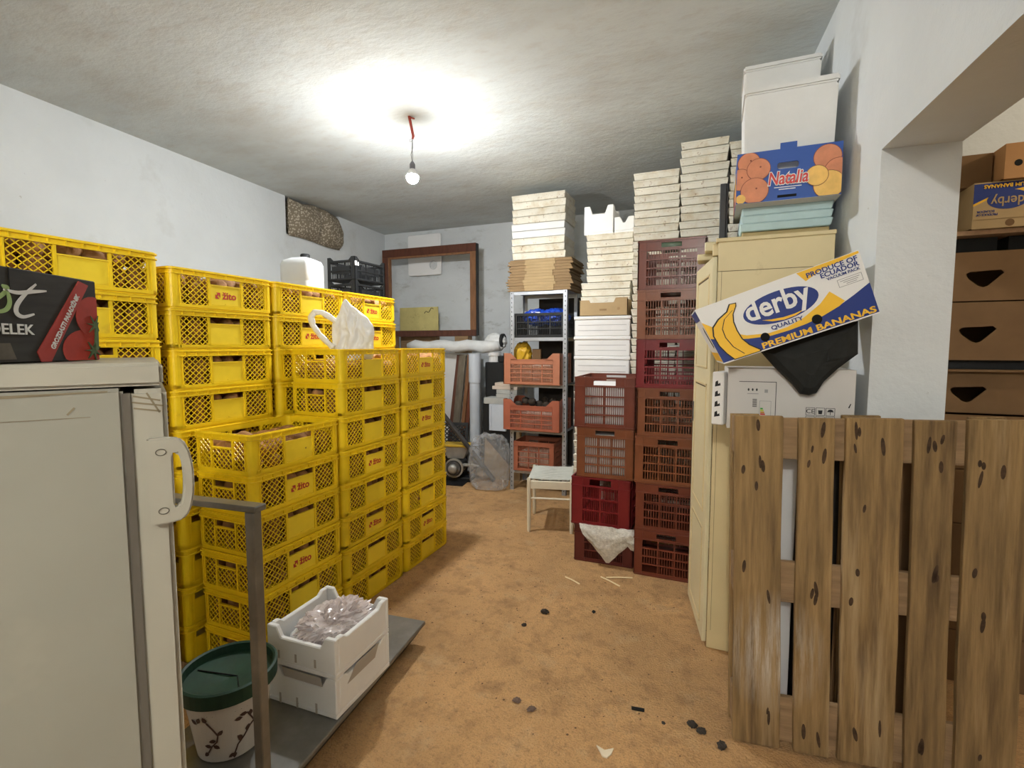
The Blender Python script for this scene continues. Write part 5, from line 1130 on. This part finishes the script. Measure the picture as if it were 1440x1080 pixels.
mb = MB(); pts = [(-0.0 + 0.10 + 0.15 * k / 10, -0.002, 0.33 + 0.07 * k / 10 + 0.02 * math.sin(k)) for k in range(11)]; mb.tube(pts, 0.004, 5)
o = part('scribble', mb, M_BLACKP, yb)
solo('timber_batten', MB().box(-4.3, -3.7, 6.12, 6.22, 1.531, 1.763), M_WOODPH, 'timber batten carrying the yellowish board', 'batten')
# wrapped roll, pvc pipe, tank, planks
RL = thing('wrapped_roll', 'long white plastic wrapped roll lying under the window frame', 'roll', (-3.88, 5.70, 1.622))
mb = MB(); pts = [(1.36 * k / 12, 0, 0.012 * math.sin(k * 1.7)) for k in range(13)]; mb.tube(pts, [0.045] + [0.075 + 0.014 * noise.noise(Vector((k * 1.3, 0, 0))) for k in range(11)] + [0.055], 16)
part('roll_body', mb, M_ROLL, RL, smooth=True)
part('end_ring', MB().xf(Matrix.Identity(4)).lathe([(0.07, 0), (0.088, 0), (0.088, 0.03), (0.07, 0.03)], 24).xf(Matrix.Translation((1.37, 0.05, 0.07)) @ Matrix.Rotation(PI / 2, 4, 'Y')), M_BLK, RL)
part('loose_film', blob(110, 4, 0.2, 2.4, (0.13, 0.07, 0.10)).xf(Matrix.Translation((1.28, 0.06, 0.05))), M_ROLL, RL, smooth=True)
PV = thing('pvc_pipe', 'upright grey white plastic pipe with elbow at the foot', 'pipe', (-2.80, 5.56, 0))
part('tube', MB().tube([(0, 0, 0.16), (0, 0, 1.15)], 0.066, 20), M_PVC, PV, smooth=False); part('socket', MB().tube([(0, 0, 1.15), (0, 0, 1.17), (0, 0, 1.53)], [0.068, 0.076, 0.076], 20), M_PVC, PV)
part('elbow', MB().tube([(0, 0, 0.22), (-0.005, 0, 0.16), (-0.03, 0, 0.11), (-0.08, -0.01, 0.08), (-0.16, -0.01, 0.075)], 0.074, 20), M_PVC, PV)
part('clamp_wire', MB().tube([(0.07 * math.cos(t) * (1.0), 0.07 * math.sin(t), 0.36) for t in [2 * PI * k / 16 for k in range(17)]], 0.004, 5).tube([(-0.2 + 0.03 * k, -0.06, 0.20 + 0.16 * math.sin(PI * k / 13)) for k in range(14)], 0.004, 5), M_METALD, PV)
TK = thing('black_tank', 'tall black plastic tank beside the grey pipe', 'tank', (-2.50, 5.74, 0))
part('shell', MB().prism(rrect(-0.20, 0.20, -0.13, 0.16, 0.06, 5), 0.0, 1.42, XY), M_BLK, TK, 0.01); part('shoulder', MB().prism(rrect(-0.03, 0.20, -0.11, 0.15, 0.05, 5), 1.42, 1.50, XY), M_BLK, TK, 0.01)
part('neck', MB().lathe([(0.07, 1.42), (0.07, 1.50), (0.085, 1.50), (0.085, 1.54), (0.06, 1.545)], 20, (-0.12, 0.02)), M_WPRINT, TK)
for k, (x, m, tl, wd) in enumerate(((-3.16, mat('grey_old_wood', (0.15, 0.125, 0.09), 0.9, 0.25, 6, stretch=(5, 5, 1)), 0.10, 0.10), (-3.06, M_BRWOODL, 0.06, 0.05), (-3.00, mat('mahogany', (0.16, 0.045, 0.02), 0.5, 0.2, 6, stretch=(5, 5, 1)), 0.09, 0.05), (-3.24, M_BRWOOD, 0.05, 0.06))):
    solo('plank', MB().box(-wd / 2, wd / 2, -0.012, 0.012, 0, 1.52), m, ('wide grey', 'narrow light brown', 'reddish', 'dark brown')[k] + ' plank leaning by the white cupboard', 'plank', (x, 5.60, 0.0), rot=(R(-6.5), R(3 if k < 3 else 4), 0), bevel=0.002)
BL = thing('black_crate', 'black latticed crate on its side behind the machine', 'crate', (-3.06, 5.36, 0.0), R(-25), rot=(R(-12), 0, R(20)))
part('frame', MB().box(-0.22, 0.22, 0, 0.02, 0, 0.04).box(-0.22, 0.22, 0, 0.02, 0.62, 0.66).box(-0.22, -0.19, 0, 0.02, 0.04, 0.62).box(0.19, 0.22, 0, 0.02, 0.04, 0.62), M_BLK, BL)
part('lattice', lattice_rect(-0.19, 0.19, 0.04, 0.62, 0.055, 0.014, 0.012, XZ, (0, 1, 0), 0.01), M_BLK, BL)
MC = thing('machine', 'small metal machine with yellow hopper behind the clear bag', 'machine', (-2.87, 5.20, 0), R(12))
part('base', MB().box(-0.17, 0.20, -0.10, 0.12, 0, 0.05), M_BLK, MC, 0.006)
part('motor', MB().tube([(0, -0.16, 0.17), (0, -0.15, 0.17), (0, -0.02, 0.17), (0, 0.14, 0.17)], [0.05, 0.085, 0.10, 0.10], 24), M_METALD, MC, smooth=False)
part('cap', MB().tube([(0, -0.205, 0.17), (0, -0.195, 0.17), (0, -0.161, 0.17)], [0.02, 0.05, 0.06], 20), M_METALL, MC, smooth=True)
part('ring', MB().ring(ell(0, 0.17, 0.115, 0.115), ell(0, 0.17, 0.095, 0.095), -0.13, -0.10, XZ), M_METALL, MC)
part('side_arm', MB().box(-0.26, -0.09, -0.06, -0.02, 0.15, 0.18).box(0.09, 0.30, -0.06, -0.02, 0.18, 0.21), M_METALL, MC, 0.004)
mb = MB(); mb.add([(-0.10, -0.05, 0.27), (0.10, -0.05, 0.27), (0.10, 0.05, 0.27), (-0.10, 0.05, 0.27), (-0.15, -0.09, 0.42), (0.17, -0.09, 0.42), (0.17, 0.09, 0.42), (-0.15, 0.09, 0.42)], [(3, 2, 1, 0), (4, 5, 6, 7), (0, 1, 5, 4), (1, 2, 6, 5), (2, 3, 7, 6), (3, 0, 4, 7)])
part('hopper', mb, M_METALL, MC, 0.004); part('hopper_rim', MB().box(-0.16, 0.18, -0.10, 0.10, 0.42, 0.445), M_YTOOL, MC, 0.004)
solo('pole', MB().tube([(-3.02, 4.97, 0.94), (-2.40, 5.26, 0.02)], 0.028, 10), M_METALD, 'dark pole slanting down over the machine', 'pole')
solo('rubber_mat', MB().box(-0.28, 0.25, -0.12, 0.12, 0, 0.012), M_BLK, 'black mat lying on the floor under the machine', 'mat', (-2.93, 5.04, 0), R(8))
solo('clear_bag', blob(120, 6, 0.24, 2.8, (0.19, 0.14, 0.29), flat=-0.27, sq=0.62, f2=0.8), M_BAGC, 'large crumpled clear plastic bag standing beside the shelf unit', 'bag', (-2.345, 5.02, 0.285), smooth=False)
solo('plywood_sheet', MB().box(-0.23, 0.23, -0.008, 0.008, 0, 0.64), M_CARD, 'brown board leaning behind the clear bag', 'board', (-2.36, 5.40, 0.0), rot=(R(-6), 0, R(6)))
solo('wood_block', MB().box(-2.62, -2.20, 5.42, 5.60, 0.0, 0.92), M_BLK, 'dark block supporting the grey slabs behind the clear bag', 'block')
solo('ribbed_panel', MB().box(-2.52, -2.30, 5.385, 5.41, 0.60, 0.92).box(-2.505, -2.49, 5.375, 5.386, 0.62, 0.90), M_PVC, 'small ribbed grey panel under the grey slabs', 'panel')
zz = 0.921
for k, (h, x0, m, lab) in enumerate(((0.075, -2.60, M_SLAB, 'thick grey slab lowest of the pile beside the shelf unit'), (0.05, -2.44, M_SLAB, 'thin grey slab second in the pile beside the shelf unit'), (0.05, -2.44, M_SLAB, 'thin grey slab third in the pile beside the shelf unit'), (0.04, -2.50, M_PINK, 'beige slab second from the top beside the shelf unit'), (0.04, -2.47, M_PINK, 'short beige slab topmost beside the shelf unit'))):
    solo('slab', MB().box(x0, -2.17, 5.40 + 0.01 * k, 5.70, zz, zz + h), m, lab, 'slab', bevel=0.004, group='slabs beside the shelf unit'); zz += h + 0.001

# ================================================================== BULB
BB = thing('bare_bulb', 'bare light bulb hanging from the ceiling by thin wires', 'light bulb', (BULB.x, BULB.y, BULB.z))
ht = ZC - BULB.z
prof = []
for k in range(15):
    t = k / 14; a = -PI / 2 + t * (PI / 2 + R(11)); prof.append((max(0.0005, 0.046 * math.cos(a)), 0.046 * math.sin(a)))
part('glass', MB().lathe(prof, 28), M_BULB, BB, smooth=True)
part('light_blocking_collar', MB().lathe([(0.0450, 0.0090), (0.0420, 0.024), (0.032, 0.044), (0.021, 0.060)], 24), M_POTW, BB, smooth=True)  # opaque ring added to keep direct bulb light off the ceiling
part('socket', MB().lathe([(0.019, 0.052), (0.021, 0.056), (0.021, 0.095), (0.010, 0.115), (0.003, 0.117)], 16), M_SOCK, BB)
for s_ in (-1, 1): part('wire', MB().tube([(s_ * 0.002, 0, 0.115), (s_ * 0.007 - 0.004, 0, 0.17), (s_ * -0.004, 0.002, 0.22), (0.004, 0, 0.285)], 0.0022, 5), M_WIRE, BB)
part('wire', MB().tube([(0.004, 0, 0.285), (-0.018, 0, 0.28), (-0.022, 0, 0.265), (-0.010, 0, 0.262), (0.003, 0, 0.275)], 0.002, 5), M_WIRE, BB)
part('conduit', MB().tube([(0.004, 0, 0.28), (0.012, 0, 0.30), (-0.012, 0, ht - 0.045), (-0.022, 0, ht)], [0.007, 0.011, 0.011, 0.011], 8), M_REDW, BB)
part('conduit', MB().tube([(-0.02, 0, ht - 0.006), (0.02, 0.005, ht - 0.022)], 0.006, 6), M_REDW, BB)

# ================================================================== BITS ON THE FLOOR
def bit(name, lab, cat, x, y, s, m, seed, h=0.4): solo(name, blob(seed, 3, 0.45, 2.2, (s, s * 0.8, s * h), ridge=False, flat=-s * h * 0.6), m, lab, cat, (x, y, s * h * 0.6), seed)
bit('dark_clod', 'largest dark clod in the middle of the floor', 'clod', -0.914, 2.741, 0.024, M_STONE, 201, 0.6)
bit('dark_clod', 'small dark clod just nearer than the largest one', 'clod', -0.981, 2.565, 0.015, M_STONE, 202, 0.6)
bit('dark_chip', 'tiny black chip on the floor towards the cream cabinet', 'chip', -0.64, 2.863, 0.014, M_BLKH, 203)
bit('grey_stone', 'grey stone chip, farther one of the pair on the floor', 'stone', -0.793, 1.983, 0.019, mat('greyish_stone', (0.14, 0.09, 0.065), 0.9), 204)
bit('grey_stone', 'grey stone chip, nearer one of the pair on the floor', 'stone', -0.714, 1.958, 0.019, mat('greyish_stone', (0.14, 0.09, 0.065), 0.9), 205)
solo('black_scrap', MB().box(-0.028, 0.028, -0.010, 0.010, 0, 0.006), M_BLKH, 'flat black scrap on the floor left of the pallet', 'scrap', (-0.273, 2.14, 0), R(8), bevel=0.002)
solo('paper_scrap', MB().prism([(-0.035, 0.022), (0.0, 0.006), (0.034, 0.026), (0.028, -0.004), (0.012, -0.028), (-0.006, -0.026)], 0.0, 0.006, XY), mat('off_white_scrap', (0.72, 0.62, 0.45), 0.9), 'off white scrap on the floor at the bottom of the view', 'scrap', (-0.363, 1.852, 0), 0.1)
for i, (x, y, s) in enumerate(((-0.045, 2.135, 0.022), (-0.008, 2.112, 0.020), (0.071, 2.061, 0.022), (-0.16, 2.10, 0.009))):
    bit('dark_clod', 'dark clod on the floor, %s of the trail left of the pallet foot' % ('farthest', 'second', 'nearest', 'smallest')[i], 'clod', x, y, s, M_STONE, 210 + i, 0.4)
for i, (p, q) in enumerate((((-0.928, 3.236), (-0.81, 3.173)), ((-0.697, 3.331), (-0.55, 3.245)), ((-0.66, 3.335), (-0.49, 3.40)))):
    solo('straw', MB().tube([(p[0], p[1], 0.005), ((p[0] + q[0]) / 2, (p[1] + q[1]) / 2, 0.007), (q[0], q[1], 0.004)], 0.005, 5), M_STRAW, 'dry straw on the floor before the red crates, %s one' % ('leftmost', 'middle', 'rightmost')[i], 'straw')
rr = random.Random(5)
gr = MB()
for k in range(420):
    x, y = rr.uniform(-1.9, 0.05), rr.uniform(1.7, 4.9); s = rr.uniform(0.002, 0.007); a = rr.uniform(0, 6)
    if x < -1.25 and y < 2.3: continue
    c_, s_ = math.cos(a) * s, math.sin(a) * s
    gr.add([(x + c_, y + s_, 0.0005), (x - s_, y + c_, 0.0005), (x - c_, y - s_, 0.0005), (x + s_, y - c_, 0.0005), (x, y, s * 0.6)], [(0, 1, 4), (1, 2, 4), (2, 3, 4), (3, 0, 4), (3, 2, 1, 0)])
o = put('floor_grit', gr.mesh('floor_grit', mat('grit', (0.16, 0.09, 0.045), 0.95))); tag(o, 'scattered dark grit on the earthy floor', 'grit', kind='stuff')
for o in bpy.data.objects:
    if o.parent and 'category' in o.keys(): del o['category']
